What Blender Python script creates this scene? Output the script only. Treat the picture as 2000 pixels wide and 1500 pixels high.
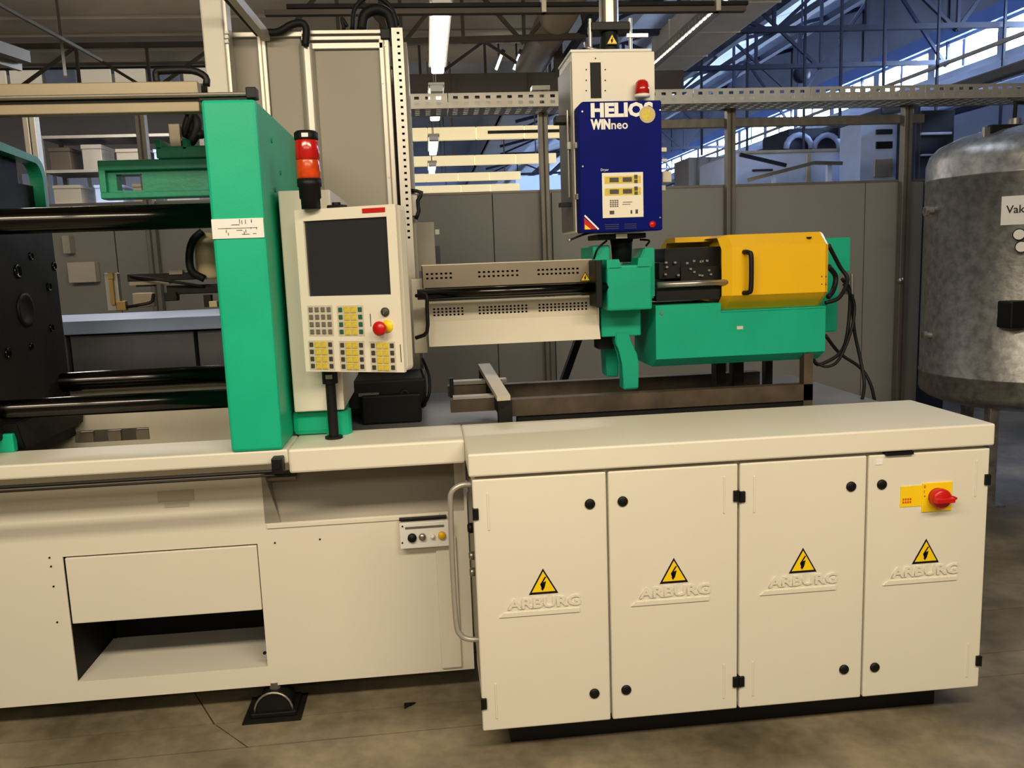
import bpy, bmesh, math, random
from mathutils import Vector, Matrix
random.seed(7)
SC = bpy.context.scene
COL = SC.collection
for o in list(bpy.data.objects): bpy.data.objects.remove(o)

# ------------------------------------------------------------------ camera
F = 1626.0; YAW, PIT, ROL = 0.0956634, 0.147898, -0.0367405
CAM = Vector((0.0, -2.5, 1.6))
_cy, _sy, _cp, _sp = math.cos(YAW), math.sin(YAW), math.cos(PIT), math.sin(PIT)
FW = Vector((_sy*_cp, _cy*_cp, -_sp)); _r = Vector((_cy, -_sy, 0)); _u = _r.cross(FW)
RT = math.cos(ROL)*_r + math.sin(ROL)*_u
UP = -math.sin(ROL)*_r + math.cos(ROL)*_u
cd = bpy.data.cameras.new('camera'); cam = bpy.data.objects.new('camera', cd); COL.objects.link(cam)
cd.sensor_width = 36; cd.lens = F/2000*36; cd.clip_start = .05; cd.clip_end = 200
cam.matrix_world = Matrix(((RT.x, UP.x, -FW.x, CAM.x), (RT.y, UP.y, -FW.y, CAM.y), (RT.z, UP.z, -FW.z, CAM.z), (0, 0, 0, 1)))
SC.camera = cam
# measured positions: a photo pixel seen on a plane of known Y (or Z, or X)
def ray(x, y): return FW + RT*((x-1000)/F) - UP*((y-750)/F)
def P(x, y, Y): d = ray(x, y); return CAM + d*((Y-CAM.y)/d.y)
def PZ(x, y, Z): d = ray(x, y); return CAM + d*((Z-CAM.z)/d.z)
def PX(x, y, X): d = ray(x, y); return CAM + d*((X-CAM.x)/d.x)
def RC(x0, y0, x1, y1, Y):
    """x range and z range of an upright rectangle in the plane Y"""
    xm, ym = (x0+x1)/2, (y0+y1)/2
    return P(x0, ym, Y).x, P(x1, ym, Y).x, P(xm, y1, Y).z, P(xm, y0, Y).z

# ------------------------------------------------------------------ world, lights, exposure
W = bpy.data.worlds.new('world'); SC.world = W; W.use_nodes = True
W.node_tree.nodes['Background'].inputs[0].default_value = (1.0, .87, .70, 1)
W.node_tree.nodes['Background'].inputs[1].default_value = .17
def area(name, loc, sx, sy, power, col, rot=(0, 0, 0)):
    l = bpy.data.lights.new(name, 'AREA'); l.shape = 'RECTANGLE'; l.size = sx; l.size_y = sy
    l.energy = power; l.color = col
    o = bpy.data.objects.new(name, l); o.location = loc; o.rotation_euler = rot; COL.objects.link(o)
    return o
WARM = (1.0, .86, .64)
area('ceiling_and_fill_light', (-1.3, -2.4, 3.2), 2.4, .40, 88, WARM, (math.radians(24), 0, 0))
area('ceiling_and_fill_light', (1.5, -2.4, 3.2), 2.4, .40, 88, WARM, (math.radians(24), 0, 0))
area('ceiling_and_fill_light', (.1, -5.2, 3.2), 5.5, .5, 45, WARM, (math.radians(60), 0, 0))  # frontal fill row, added out of view to brighten front faces
area('ceiling_and_fill_light', (.15, 2.8, 3.6), .25, 1.6, 8, WARM)
area('ceiling_and_fill_light', (-2.4, 4.6, 3.6), .3, 2.5, 85, (1, .94, .88))  # fill added to brighten the background behind the enclosure
area('ceiling_and_fill_light', (.8, 5.2, 3.1), 2.5, .2, 50, (1, .94, .88))
area('ceiling_and_fill_light', (2.2, 2.4, 3.6), .3, 1.6, 14, (.8, .88, 1))  # cool fill added to brighten the partition
SC.view_settings.view_transform = 'Standard'; SC.view_settings.look = 'None'
SC.view_settings.exposure = 0; SC.view_settings.gamma = 1; SC.view_settings.use_curve_mapping = False

# ------------------------------------------------------------------ materials
def lin(h):
    h = h.lstrip('#'); o = []
    for i in (0, 2, 4):
        c = int(h[i:i+2], 16)/255; o.append(c/12.92 if c <= .04045 else ((c+.055)/1.055)**2.4)
    return o
def mat(name, col, rough=.5, metal=0, var=.06, scale=4, bump=0, bscale=60, emit=0, coat=0, spec=.5, alpha=1, stretch=None):
    m = bpy.data.materials.new(name); m.use_nodes = True
    nt = m.node_tree; b = nt.nodes['Principled BSDF']
    c = lin(col) if isinstance(col, str) else list(col)
    b.inputs['Roughness'].default_value = rough; b.inputs['Metallic'].default_value = metal
    b.inputs['Specular IOR Level'].default_value = spec
    if coat: b.inputs['Coat Weight'].default_value = coat; b.inputs['Coat Roughness'].default_value = .15
    if alpha < 1: b.inputs['Alpha'].default_value = alpha
    tc = nt.nodes.new('ShaderNodeTexCoord'); src = tc.outputs['Object']
    if stretch:
        mp = nt.nodes.new('ShaderNodeMapping'); mp.inputs['Scale'].default_value = stretch
        nt.links.new(src, mp.inputs['Vector']); src = mp.outputs['Vector']
    n = nt.nodes.new('ShaderNodeTexNoise'); n.inputs['Scale'].default_value = scale; n.inputs['Detail'].default_value = 5
    nt.links.new(src, n.inputs['Vector'])
    r = nt.nodes.new('ShaderNodeValToRGB')
    r.color_ramp.elements[0].position = .32; r.color_ramp.elements[1].position = .68
    r.color_ramp.elements[0].color = [max(0, x*(1-var)) for x in c]+[1]
    r.color_ramp.elements[1].color = [min(1, x*(1+var)) for x in c]+[1]
    nt.links.new(n.outputs['Fac'], r.inputs['Fac']); nt.links.new(r.outputs['Color'], b.inputs['Base Color'])
    if bump:
        n2 = nt.nodes.new('ShaderNodeTexNoise'); n2.inputs['Scale'].default_value = bscale
        nt.links.new(src, n2.inputs['Vector'])
        bp = nt.nodes.new('ShaderNodeBump'); bp.inputs['Strength'].default_value = bump; bp.inputs['Distance'].default_value = .002
        nt.links.new(n2.outputs['Fac'], bp.inputs['Height']); nt.links.new(bp.outputs['Normal'], b.inputs['Normal'])
    if emit:
        b.inputs['Emission Color'].default_value = c+[1]; b.inputs['Emission Strength'].default_value = emit
    return m
M = {}
M['cream'] = mat('cream_powder_coat', '#e0dacb', .42, var=.025, scale=1.5, bump=.12, bscale=350)
M['cream2'] = mat('cream_plastic', '#e3dccb', .4, var=.02)
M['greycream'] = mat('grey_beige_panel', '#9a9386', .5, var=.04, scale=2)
M['beige'] = mat('beige_guard_sheet', '#c5bdab', .45, var=.05)
M['browngrey'] = mat('grey_brown_sheet', '#857a69', .42, var=.1, metal=.3)
M['green'] = mat('green_gloss_paint', '#14b088', .42, var=.05, scale=5, spec=.3, bump=.1, bscale=200)
M['green_dim'] = mat('dimmed_green_paint', '#0f9d7c', .45, var=.06, scale=5, bump=.1, bscale=200, spec=.3)  # platen green deepened to stand in for dimmer light on the injection unit
M['greendk'] = mat('green_cast_paint', '#128a68', .42, var=.12, scale=9, bump=.35, bscale=70)
M['yellow'] = mat('yellow_paint', '#e2b006', .36, var=.03, scale=3)
M['signyel'] = mat('sign_yellow', '#f7cf10', .45, var=.02)
M['padyel'] = mat('keypad_yellow', '#cdb640', .5, var=.12, scale=120)
M['blue'] = mat('blue_enamel', '#041066', .5, var=.06, scale=4, spec=.06)
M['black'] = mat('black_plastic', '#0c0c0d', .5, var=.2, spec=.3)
M['railbr'] = mat('brown_anodised_rail', '#8f8269', .4, metal=.2, var=.08)
M['rubber'] = mat('black_rubber', '#0a0a0b', .6, var=.2, spec=.3)
M['oily'] = mat('dark_oily_steel', '#121310', .6, metal=0, var=.5, scale=7, bump=.3, bscale=40, spec=.25)
M['chromedk'] = mat('dark_polished_steel', '#3c3a38', .16, metal=1, var=.1)
M['steel'] = mat('brushed_steel', '#a9a49c', .32, metal=.85, var=.08, scale=12)
M['alu'] = mat('anodised_aluminium', '#bdb8ae', .38, metal=.55, var=.05)
M['galv'] = mat('galvanised_steel', '#8f8e8c', .42, metal=.8, var=.28, scale=22, bump=.5, bscale=45)
M['rust'] = mat('brown_rusty_steel', '#4c4033', .55, metal=.3, var=.3, scale=12, bump=.3)
M['red'] = mat('red_plastic', '#c01410', .3, var=.04)
M['redlens'] = mat('red_lens', '#b5150c', .15, var=.15, scale=30, coat=.5)
M['orlens'] = mat('orange_lens', '#c8420c', .15, var=.25, scale=30, coat=.5)
M['white'] = mat('white_print', '#e9e7e2', .5, var=.02)
M['bed'] = mat('grey_bed_paint', '#77777a', .4, var=.12, scale=5)
M['screen'] = mat('dark_glass_screen', '#26272a', .12, var=.05, coat=.6)
M['part'] = mat('grey_partition_laminate', '#8a8984', .45, var=.05, scale=1.5)
M['post'] = mat('galvanised_post', '#77736b', .45, metal=.5, var=.12, scale=6)
M['tray'] = mat('zinc_cable_tray', '#b0aba0', .42, metal=.4, var=.1, scale=8)
M['ceil'] = mat('brown_corrugated_ceiling', '#c6baa6', .65, var=.14, scale=1.2)
M['brown'] = mat('dark_brown_beam', '#4a4137', .6, var=.15, scale=3)
M['duct'] = mat('beige_brown_duct', '#8a7c68', .5, var=.08)
M['truss'] = mat('blue_grey_steel', '#141c38', .5, var=.15, scale=3)
M['roofb'] = mat('pale_roof_sheet', '#dde4f0', .6, var=.12, scale=1)
M['pale'] = mat('daylight_tinted_paint', '#b6caf2', .5, var=.08)  # blue daylight of the hall put into the colour as a tint
M['midblue'] = mat('mid_blue_paint', '#5f78b0', .6)
M['office'] = mat('lit_office_pane', (1.0, .88, .68), .5, var=.15, scale=1.5, emit=.28)
M['stack'] = mat('pale_air_duct', '#e6dfd2', .5)
M['navy'] = mat('dark_blue_steel', '#1b2338', .5, var=.3, scale=6)
M['wallg'] = mat('grey_plaster', '#8f9096', .8, var=.12, scale=1)
M['tube'] = mat('lamp_diffuser', (1.0, .93, .80), .5, var=0, emit=7)
M['strip'] = mat('lit_lamp_trunking', (1.0, .80, .44), .6, var=.03, emit=.72)
M['win'] = mat('daylight_pane', (.54, .70, 1.0), .5, var=0, emit=36)
M['winb'] = mat('far_daylight_pane', (.36, .52, 1.0), .5, var=0, emit=1.0)
M['keygrey'] = mat('grey_key', '#6a655c', .5, var=.1, scale=150)
M['keydark'] = mat('dark_key', '#3c3930', .5, var=.1)
M['keygreen'] = mat('green_key', '#1c5a40', .5, var=.1)
M['clear'] = mat('clear_hose', '#c9ccd0', .15, var=.02, alpha=.45)
M['brass'] = mat('brass_fitting', '#8a7648', .45, metal=.8, var=.1)
M['tan'] = mat('tan_canister', '#b8a684', .4, var=.08)

def floor_mat():
    m = bpy.data.materials.new('worn_concrete'); m.use_nodes = True
    nt = m.node_tree; b = nt.nodes['Principled BSDF']; L = nt.links.new
    tc = nt.nodes.new('ShaderNodeTexCoord')
    def noise(s, d): n = nt.nodes.new('ShaderNodeTexNoise'); n.inputs['Scale'].default_value = s; n.inputs['Detail'].default_value = d; L(tc.outputs['Object'], n.inputs['Vector']); return n
    a, c = noise(2.2, 9), noise(22, 6)
    r = nt.nodes.new('ShaderNodeValToRGB'); e = r.color_ramp.elements
    e[0].position = .36; e[0].color = lin('#5e5646')+[1]; e[1].position = .7; e[1].color = lin('#a0937a')+[1]
    L(a.outputs['Fac'], r.inputs['Fac'])
    mx = nt.nodes.new('ShaderNodeMixRGB'); mx.blend_type = 'MULTIPLY'; mx.inputs[0].default_value = .5
    r2 = nt.nodes.new('ShaderNodeValToRGB'); e = r2.color_ramp.elements
    e[0].position = .35; e[0].color = (.55, .55, .55, 1); e[1].position = .65; e[1].color = (1, 1, 1, 1)
    L(c.outputs['Fac'], r2.inputs['Fac']); L(r.outputs['Color'], mx.inputs[1]); L(r2.outputs['Color'], mx.inputs[2])
    L(mx.outputs[0], b.inputs['Base Color'])
    rr = nt.nodes.new('ShaderNodeMapRange'); rr.inputs[3].default_value = .22; rr.inputs[4].default_value = .5
    L(a.outputs['Fac'], rr.inputs[0]); L(rr.outputs[0], b.inputs['Roughness'])
    bp = nt.nodes.new('ShaderNodeBump'); bp.inputs['Strength'].default_value = .15; bp.inputs['Distance'].default_value = .003
    L(c.outputs['Fac'], bp.inputs['Height']); L(bp.outputs['Normal'], b.inputs['Normal'])
    return m
M['floor'] = floor_mat()

# ------------------------------------------------------------------ mesh builder
class MB:
    def __init__(s): s.bm = bmesh.new()
    def _in(s, t, m, smooth=False):
        bmesh.ops.recalc_face_normals(t, faces=t.faces[:])
        for f in t.faces: f.material_index = m; f.smooth = smooth
        me = bpy.data.meshes.new('t'); t.to_mesh(me); t.free(); s.bm.from_mesh(me); bpy.data.meshes.remove(me); return s
    def box(s, x0, x1, y0, y1, z0, z1, m=0, bev=0, seg=2):
        t = bmesh.new(); bmesh.ops.create_cube(t, size=1)
        for v in t.verts: v.co = Vector(((x0+x1)/2+v.co.x*(x1-x0), (y0+y1)/2+v.co.y*(y1-y0), (z0+z1)/2+v.co.z*(z1-z0)))
        if bev: bmesh.ops.bevel(t, geom=t.edges[:], offset=bev, segments=seg, affect='EDGES', profile=.5)
        return s._in(t, m, False)
    def rect(s, x0, y0, x1, y1, Y, depth, m=0, bev=0):
        a, b, c, d = RC(x0, y0, x1, y1, Y); return s.box(a, b, Y, Y+depth, c, d, m, bev)
    def prism(s, pts, axis, a0, a1, m=0, bev=0):
        """pts: 2-D outline in the two other axes (in x,y,z order)"""
        t = bmesh.new()
        def mk(p, a):
            return {'x': (a, p[0], p[1]), 'y': (p[0], a, p[1]), 'z': (p[0], p[1], a)}[axis]
        A = [t.verts.new(mk(p, a0)) for p in pts]; B = [t.verts.new(mk(p, a1)) for p in pts]
        t.faces.new(A); t.faces.new(B[::-1]); n = len(pts)
        for i in range(n): t.faces.new((A[i], A[(i+1) % n], B[(i+1) % n], B[i]))
        if bev: bmesh.ops.bevel(t, geom=t.edges[:], offset=bev, segments=2, affect='EDGES')
        return s._in(t, m)
    def cyl(s, p0, p1, r, r1=None, seg=20, m=0):
        p0, p1 = Vector(p0), Vector(p1); d = p1-p0; t = bmesh.new()
        bmesh.ops.create_cone(t, cap_ends=True, segments=seg, radius1=r, radius2=r if r1 is None else r1, depth=d.length)
        q = Vector((0, 0, 1)).rotation_difference(d.normalized())
        for v in t.verts: v.co = q @ v.co + (p0+p1)/2
        s._in(t, m, False)
        return s
    def bar(s, p0, p1, w, h, m=0):
        """square bar between two points"""
        p0, p1 = Vector(p0), Vector(p1); d = (p1-p0).normalized()
        up = Vector((0, 0, 1)) if abs(d.z) < .95 else Vector((0, 1, 0))
        a = d.cross(up).normalized(); b = a.cross(d).normalized(); t = bmesh.new(); V = []
        for p in (p0, p1): V.append([t.verts.new(p+a*i*w/2+b*j*h/2) for i, j in ((-1, -1), (1, -1), (1, 1), (-1, 1))])
        t.faces.new(V[0]); t.faces.new(V[1][::-1])
        for i in range(4): t.faces.new((V[0][i], V[0][(i+1) % 4], V[1][(i+1) % 4], V[1][i]))
        return s._in(t, m)
    def tube(s, pts, r, seg=8, m=0, sub=6):
        pts = [Vector(p) for p in pts]; Q = []
        if sub > 1 and len(pts) > 2:
            e = [pts[0]*2-pts[1]]+pts+[pts[-1]*2-pts[-2]]
            for i in range(1, len(e)-2):
                for k in range(sub):
                    u = k/sub; a, b, c, d = e[i-1:i+3]
                    Q.append(.5*((2*b)+(c-a)*u+(2*a-5*b+4*c-d)*u*u+(3*b-a-3*c+d)*u**3))
            Q.append(pts[-1])
        else: Q = pts
        t = bmesh.new(); rings = []; ref = None
        for i, p in enumerate(Q):
            d = (Q[min(i+1, len(Q)-1)]-Q[max(i-1, 0)]).normalized()
            if ref is None:
                ref = d.cross(Vector((.31, .2, .93))).normalized()
            ref = (ref-d*ref.dot(d)).normalized(); b = d.cross(ref)
            rings.append([t.verts.new(p+(ref*math.cos(k*2*math.pi/seg)+b*math.sin(k*2*math.pi/seg))*r) for k in range(seg)])
        for i in range(len(rings)-1):
            for k in range(seg): t.faces.new((rings[i][k], rings[i][(k+1) % seg], rings[i+1][(k+1) % seg], rings[i+1][k]))
        t.faces.new(rings[0]); t.faces.new(rings[-1][::-1])
        return s._in(t, m, True)
    def lathe(s, prof, c, seg=32, m=0, axis='z', smooth=True):
        c = Vector(c); t = bmesh.new(); R = []
        for r, h in prof:
            row = []
            for k in range(seg):
                a = 2*math.pi*k/seg; x, y = r*math.cos(a), r*math.sin(a)
                v = {'z': (x, y, h), 'y': (x, h, y), 'x': (h, x, y)}[axis]
                row.append(t.verts.new(c+Vector(v)))
            R.append(row)
        for i in range(len(R)-1):
            for k in range(seg): t.faces.new((R[i][k], R[i][(k+1) % seg], R[i+1][(k+1) % seg], R[i+1][k]))
        t.faces.new(R[0]); t.faces.new(R[-1][::-1])
        bmesh.ops.remove_doubles(t, verts=t.verts[:], dist=1e-5)
        return s._in(t, m, smooth)
    def plate(s, x0, x1, z0, z1, holes, fn, th=.002, m=0):
        """thin sheet in (u,v) with rectangular holes; fn maps (u,v,offset) to a point"""
        us = sorted({round(v, 5) for v in [x0, x1]+[h[0] for h in holes]+[h[1] for h in holes]})
        vs = sorted({round(v, 5) for v in [z0, z1]+[h[2] for h in holes]+[h[3] for h in holes]})
        t = bmesh.new(); vd = {}
        def g(i, j, k):
            if (i, j, k) not in vd: vd[(i, j, k)] = t.verts.new(fn(us[i], vs[j], th*k))
            return vd[(i, j, k)]
        solid = {}
        for i in range(len(us)-1):
            for j in range(len(vs)-1):
                cx, cz = (us[i]+us[i+1])/2, (vs[j]+vs[j+1])/2
                solid[i, j] = not any(h[0] < cx < h[1] and h[2] < cz < h[3] for h in holes)
        for (i, j), ok in solid.items():
            if not ok: continue
            for k in (0, 1): t.faces.new([g(i, j, k), g(i+1, j, k), g(i+1, j+1, k), g(i, j+1, k)][::1 if k else -1])
            for di, dj, a, b in ((-1, 0, (i, j), (i, j+1)), (1, 0, (i+1, j), (i+1, j+1)), (0, -1, (i, j), (i+1, j)), (0, 1, (i, j+1), (i+1, j+1))):
                if not solid.get((i+di, j+dj), False): t.faces.new((g(*a, 0), g(*b, 0), g(*b, 1), g(*a, 1)))
        return s._in(t, m)
    def text(s, txt, size, fn, m=0, ext=.0, bold=0, sx=1):
        """flat lettering; fn maps (u,v,depth) in metres to a point"""
        cu = bpy.data.curves.new('t', 'FONT'); cu.body = txt; cu.size = size; cu.extrude = ext; cu.offset = bold
        cu.resolution_u = 2
        o = bpy.data.objects.new('t', cu); COL.objects.link(o)
        dg = bpy.context.evaluated_depsgraph_get(); me = bpy.data.meshes.new_from_object(o.evaluated_get(dg))
        t = bmesh.new(); t.from_mesh(me); bpy.data.objects.remove(o); bpy.data.curves.remove(cu); bpy.data.meshes.remove(me)
        for v in t.verts: v.co = Vector(fn(v.co.x*sx, v.co.y, v.co.z))
        for f in t.faces: f.material_index = m
        me = bpy.data.meshes.new('t'); t.to_mesh(me); t.free(); s.bm.from_mesh(me); bpy.data.meshes.remove(me); return s
    def build(s, name, mats, parent=None, local=False, label=None):
        me = bpy.data.meshes.new(name)
        if not isinstance(mats, (list, tuple)): mats = [mats]
        for x in mats: me.materials.append(M[x])
        o = bpy.data.objects.new(name, me); COL.objects.link(o)
        if parent is not None:
            root = parent
            while root.parent: root = root.parent
            if not local: s.bm.transform(root_mw(root).inverted())
            o.parent = parent
            if parent is not root and parent.location.length > 0: s.bm.transform(Matrix.Translation(-parent.location))
        elif len(s.bm.verts):
            xs = [v.co for v in s.bm.verts]
            c = Vector(((min(v.x for v in xs)+max(v.x for v in xs))/2, (min(v.y for v in xs)+max(v.y for v in xs))/2, min(v.z for v in xs)))
            s.bm.transform(Matrix.Translation(-c)); o.location = c
        s.bm.to_mesh(me); s.bm.free()
        if label: o['label'] = label
        return o
def root_mw(r): return Matrix.Translation(r.location) @ r.rotation_euler.to_matrix().to_4x4()
def tag(o, label, cat, group=None, kind=None):
    o['label'] = label; o['category'] = cat
    if group: o['group'] = group
    if kind: o['kind'] = kind
    return o
def thing(name, label, cat, loc, rz=0, group=None):
    o = bpy.data.objects.new(name, None); COL.objects.link(o); o.empty_display_size = .1
    o.location = loc; o.rotation_euler = (0, 0, rz); return tag(o, label, cat, group)
def struct(o, label=None):
    o['kind'] = 'structure'
    if label: o['label'] = label
    return o
def copyp(o, loc=None, parent=None):
    c = o.copy(); COL.objects.link(c)
    if loc is not None: c.location = loc
    if parent is not None: c.parent = parent
    return c
def dup(root, loc, label, rz=None):
    r = root.copy(); COL.objects.link(r); r.location = loc; r['label'] = label
    if rz is not None: r.rotation_euler = (0, 0, rz)
    for ch in list(root.children):
        c = ch.copy(); COL.objects.link(c); c.parent = r
        for g in ch.children:
            d = g.copy(); COL.objects.link(d); d.parent = c
    return r

# ================================================================== STRUCTURE
fl = struct(MB().box(-9, 9, -5, 40, -.12, -.008).build('floor', 'rust'), 'worn grey-brown concrete floor with saw-cut joints')
# saw cut joints: two rows run beside the machine, one oblique cut
def slab(pts):
    MB().prism(pts, 'z', -.008, 0).build('slab', 'floor', fl)
g = .003
def jy(a, x): return a[0]+(x-a[1])*a[2]
J1 = (.19, -.99, .01); J2 = (.36, -1.05, .009)
slab([(-9, -5), (9, -5), (9, jy(J1, 9)-g), (-9, jy(J1, -9)-g)])
slab([(-9, jy(J1, -9)+g), (-.69-g, jy(J1, -.69)+g), (-.835-g, jy(J2, -.835)-g), (-9, jy(J2, -9)-g)])
slab([(-.69+g, jy(J1, -.69)+g), (9, jy(J1, 9)+g), (9, jy(J2, 9)-g), (-.835+g, jy(J2, -.835)-g)])
slab([(-9, jy(J2, -9)+g), (-.84-g, jy(J2, -.84)+g), (-1.05-g, .75), (-9, .75)])
slab([(-.84+g, jy(J2, -.84)+g), (9, jy(J2, 9)+g), (9, .75), (-1.05+g, .75)])
for k in range(5): slab([(-9, .756+k*8), (9, .756+k*8), (9, 8.75+k*8), (-9, 8.75+k*8)])

# ribbed brown ceiling over the near bay
b = MB(); y = -5.0
prof = []
while y < 8.7:
    prof += [(y, 4.2), (y+.50, 4.2), (y+.53, 4.225), (y+.63, 4.225)]; y += .66
prof += [(8.95, 4.2), (8.95, 4.45), (-5, 4.45)]
b.prism(prof, 'x', -9, 1.6); struct(b.build('ceiling', 'ceil'), 'brown ribbed metal ceiling over the near bay')
# pale pitched roof of the far hall
b = MB()
for k in range(20):
    y0 = 3+k*1.85
    b.prism([(1.55, 4.24), (2.55, 4.26), (7.2, 5.6), (7.2, 5.68), (2.55, 4.34), (1.55, 4.32)], 'y', y0, y0+1.80)
b.prism([(1.55, 4.32), (2.55, 4.34), (7.2, 5.68), (7.2, 5.72), (1.55, 4.38)], 'y', 3, 40)
b.prism([(1.6, 4.2), (1.65, 4.2), (1.65, 4.45), (1.6, 4.45)], 'y', -5, 8.95); b.box(1.55, 7.2, -5, 3.02, 4.45, 4.5); b.box(1.55, 1.6, 8.95, 40, 4.3, 5.3)
b.box(-9, 1.6, 8.95, 40, 5.2, 5.3)
struct(b.build('ceiling', 'roofb'), 'pale pitched roof sheets of the blue-lit far hall')
struct(MB().box(-9, 9, 40, 40.2, 0, 5.8).build('wall_back', 'wallg'))
struct(MB().box(-9.2, -9, -5, 40, 0, 5.3).build('wall_left', 'wallg'))
# right wall: below, above and mullions of the clerestory
b = MB(); b.box(7, 7.2, -5, 40, 0, 3.85).box(7, 7.2, -5, 40, 4.2, 5.72)
for k in range(26):
    y = 3.0+k*1.42; b.box(7, 7.12, y, y+.16, 3.85, 4.2)
wr = struct(b.build('wall_right', 'wallg'), 'pale right wall under the high window band')
n = 1
for k in range(25):
    y = 3.16+k*1.42
    b = MB(); b.box(7.03, 7.05, y, y+1.26, 3.87, 4.18)
    w = struct(b.build('window_%d' % n, 'win')); n += 1
    MB().box(6.99, 7.03, y+.60, y+.66, 3.86, 4.19).build('mullion', 'pale', w)
# ledge beam above and below the band
struct(MB().box(6.93, 7, 3, 40, 4.24, 4.42).build('trim_1', 'midblue'), 'pale ledge beam above the high windows')
struct(MB().box(6.86, 7, 3, 40, 3.62, 3.72).build('trim_2', 'roofb'), 'rail below the high windows')

# ================================================================== MACHINE BASE
ZT = 1.02
def machine_base():
    t = thing('injection_moulding_machine', 'long cream sheet-metal machine body with open chute window, left of the door cabinet', 'machine', (-.7, .6, .1))
    Yf = .415
    fn = lambda u, v, o: (u, Yf+o, v)
    hole = (-1.308, -.647, .175, .638); bay = (-.615, .09, .71, .93)
    MB().plate(-2.4, .10, .10, .939, [hole, bay], fn, .006).build('front_panel', 'cream', t)
    MB().box(-1.300, -.650, Yf-.004, Yf+.010, .393, .633, bev=.003).build('chute_cover', 'cream', t)
    # floor of the chute window
    b = MB(); b.box(-1.308, -.647, Yf+.006, .76, .165, .175)
    b.build('chute_floor', 'cream', t)
    MB().box(-1.318, -.637, .80, .81, .16, .64).box(-1.318, -1.309, Yf+.006, .8, .16, .64).box(-.646, -.637, Yf+.006, .8, .16, .64).box(-1.3, -.65, .44, .8, .63, .64).build('chute_shade_sheet', 'rubber', t)  # black sheets painting the shade inside the chute
    # recessed bay under the worktop: sloping back
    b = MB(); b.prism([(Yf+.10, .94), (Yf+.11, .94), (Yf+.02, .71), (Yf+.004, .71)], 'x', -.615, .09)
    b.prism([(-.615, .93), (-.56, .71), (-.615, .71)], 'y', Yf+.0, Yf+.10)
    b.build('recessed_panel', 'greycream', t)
    MB().box(-.61, .0, Yf-.006, Yf, .692, .708, bev=.002).build('fold_strip', 'cream', t)
    b = MB(); b.box(-.02, .055, Yf-.012, Yf, .115, .62, bev=.005); b.build('side_cover', 'cream', t)
    b = MB()
    b.box(-2.4, .1, .5, 1.3, .1, .16); b.box(-2.4, .1, 1.28, 1.3, .1, .925)
    b.box(.06, .095, .45, 1.2, .1, .925)
    b.build('carcass', 'cream', t)
    # lip along the clamping side
    b = MB(); b.box(-2.4, -.478, .197, .42, .973, 1.02, bev=.006); b.build('front_lip', 'cream', t)
    b = MB(); b.box(-2.4, -.478, .41, Yf+.03, .90, .985); b.build('lip_support', 'cream', t)
    # cream back sheet of the mould pit, with a slot
    a, c, d, e = RC(145, 838, 292, 862, .95)
    fn2 = lambda u, v, o: (u, .95+o, v)
    MB().plate(-2.0, -.66, .86, 1.16, [(a, c, d, e)], fn2, .004).build('pit_sheet', 'beige', t)
    for q in (0.05, .42, .80): MB().box(a+(c-a)*q, a+(c-a)*(q+.17), .97, .99, d-.02, e-.01).build('slot_tab', 'browngrey', t)
    MB().box(-2.4, -.5, .43, .945, .86, .87).build('pit_floor', 'browngrey', t)
    # faint moulded mark under the lip and screws
    b = MB(); x0, x1, z0, z1 = RC(308, 958, 380, 990, Yf); b.box(x0, x1, Yf-.002, Yf, z0+.02, z1); b.box(x0+.02, x1-.02, Yf-.0025, Yf, z0, z0+.014)
    b.build('moulded_badge', 'beige', t)
    for px, py in ((97, 1089), (100, 1106), (105, 1145), (112, 1215), (537, 1060), (625, 1053), (654, 1020), (517, 1275)):
        p = P(px, py, Yf); r = .006 if py > 1270 else .0032
        MB().cyl((p.x, Yf-.003, p.z), (p.x, Yf+.002, p.z), r, seg=10).build('screw', 'black', t)
    return t
machine_base()
# worktop between base and cabinet
tag(MB().box(-.478, .094, .192, .46, .94, ZT, bev=.008).build('worktop_cover', 'cream'), 'cream box-edged worktop cover in front of the green platen foot', 'cover')
# guard rod with black end block
t = thing('guard_rail', 'thin dark guard rail with black end block along the cream base lip', 'rail', (-.5, .16, .93))
MB().cyl((-2.4, .165, .958), (-.52, .165, .958), .006, seg=8).cyl((-2.4, .17, .943), (-.52, .17, .943), .004, seg=8).build('rod', 'black', t)
a, b_, c, d = RC(531, 894, 553, 924, .16)
MB().box(a, b_, .150, .196, c, d, bev=.004).cyl(((a+b_)/2, .146, (c+d)/2), ((a+b_)/2, .15, (c+d)/2), .010).build('end_block', 'black', t)

# button box
def button_box():
    a, b2, c, d = RC(781, 1018, 879, 1068, .385)
    t = thing('button_box', 'small cream button box with black, white and yellow buttons on the base', 'control box', ((a+b2)/2, .4, c))
    MB().box(a, b2, .375, .409, c, d, bev=.003).build('housing', 'white', t)
    MB().box(a+.02, b2-.02, .3735, .375, d-.022, d-.014).build('print_strip', 'keygrey', t)
    for px, py, m, r in ((805, 1050, 'black', .016), (825, 1048, 'steel', .013), (845, 1047, 'white', .008), (863, 1045, 'yellow', .014)):
        p = P(px, py, .375)
        MB().lathe([(r, 0), (r, -.008), (r*.8, -.013), (0.0001, -.014)], (p.x, .375, p.z), 20, axis='y').build('button', m, t)
    for px, py in ((786, 1028), (786, 1060)):
        p = P(px, py, .375); MB().cyl((p.x, .372, p.z), (p.x, .376, p.z), .003, seg=8).build('screw', 'black', t)
    MB().box(a, b2-.01, .385, .409, d+.006, d+.012).build('shroud', 'black', t)
button_box()

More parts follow.
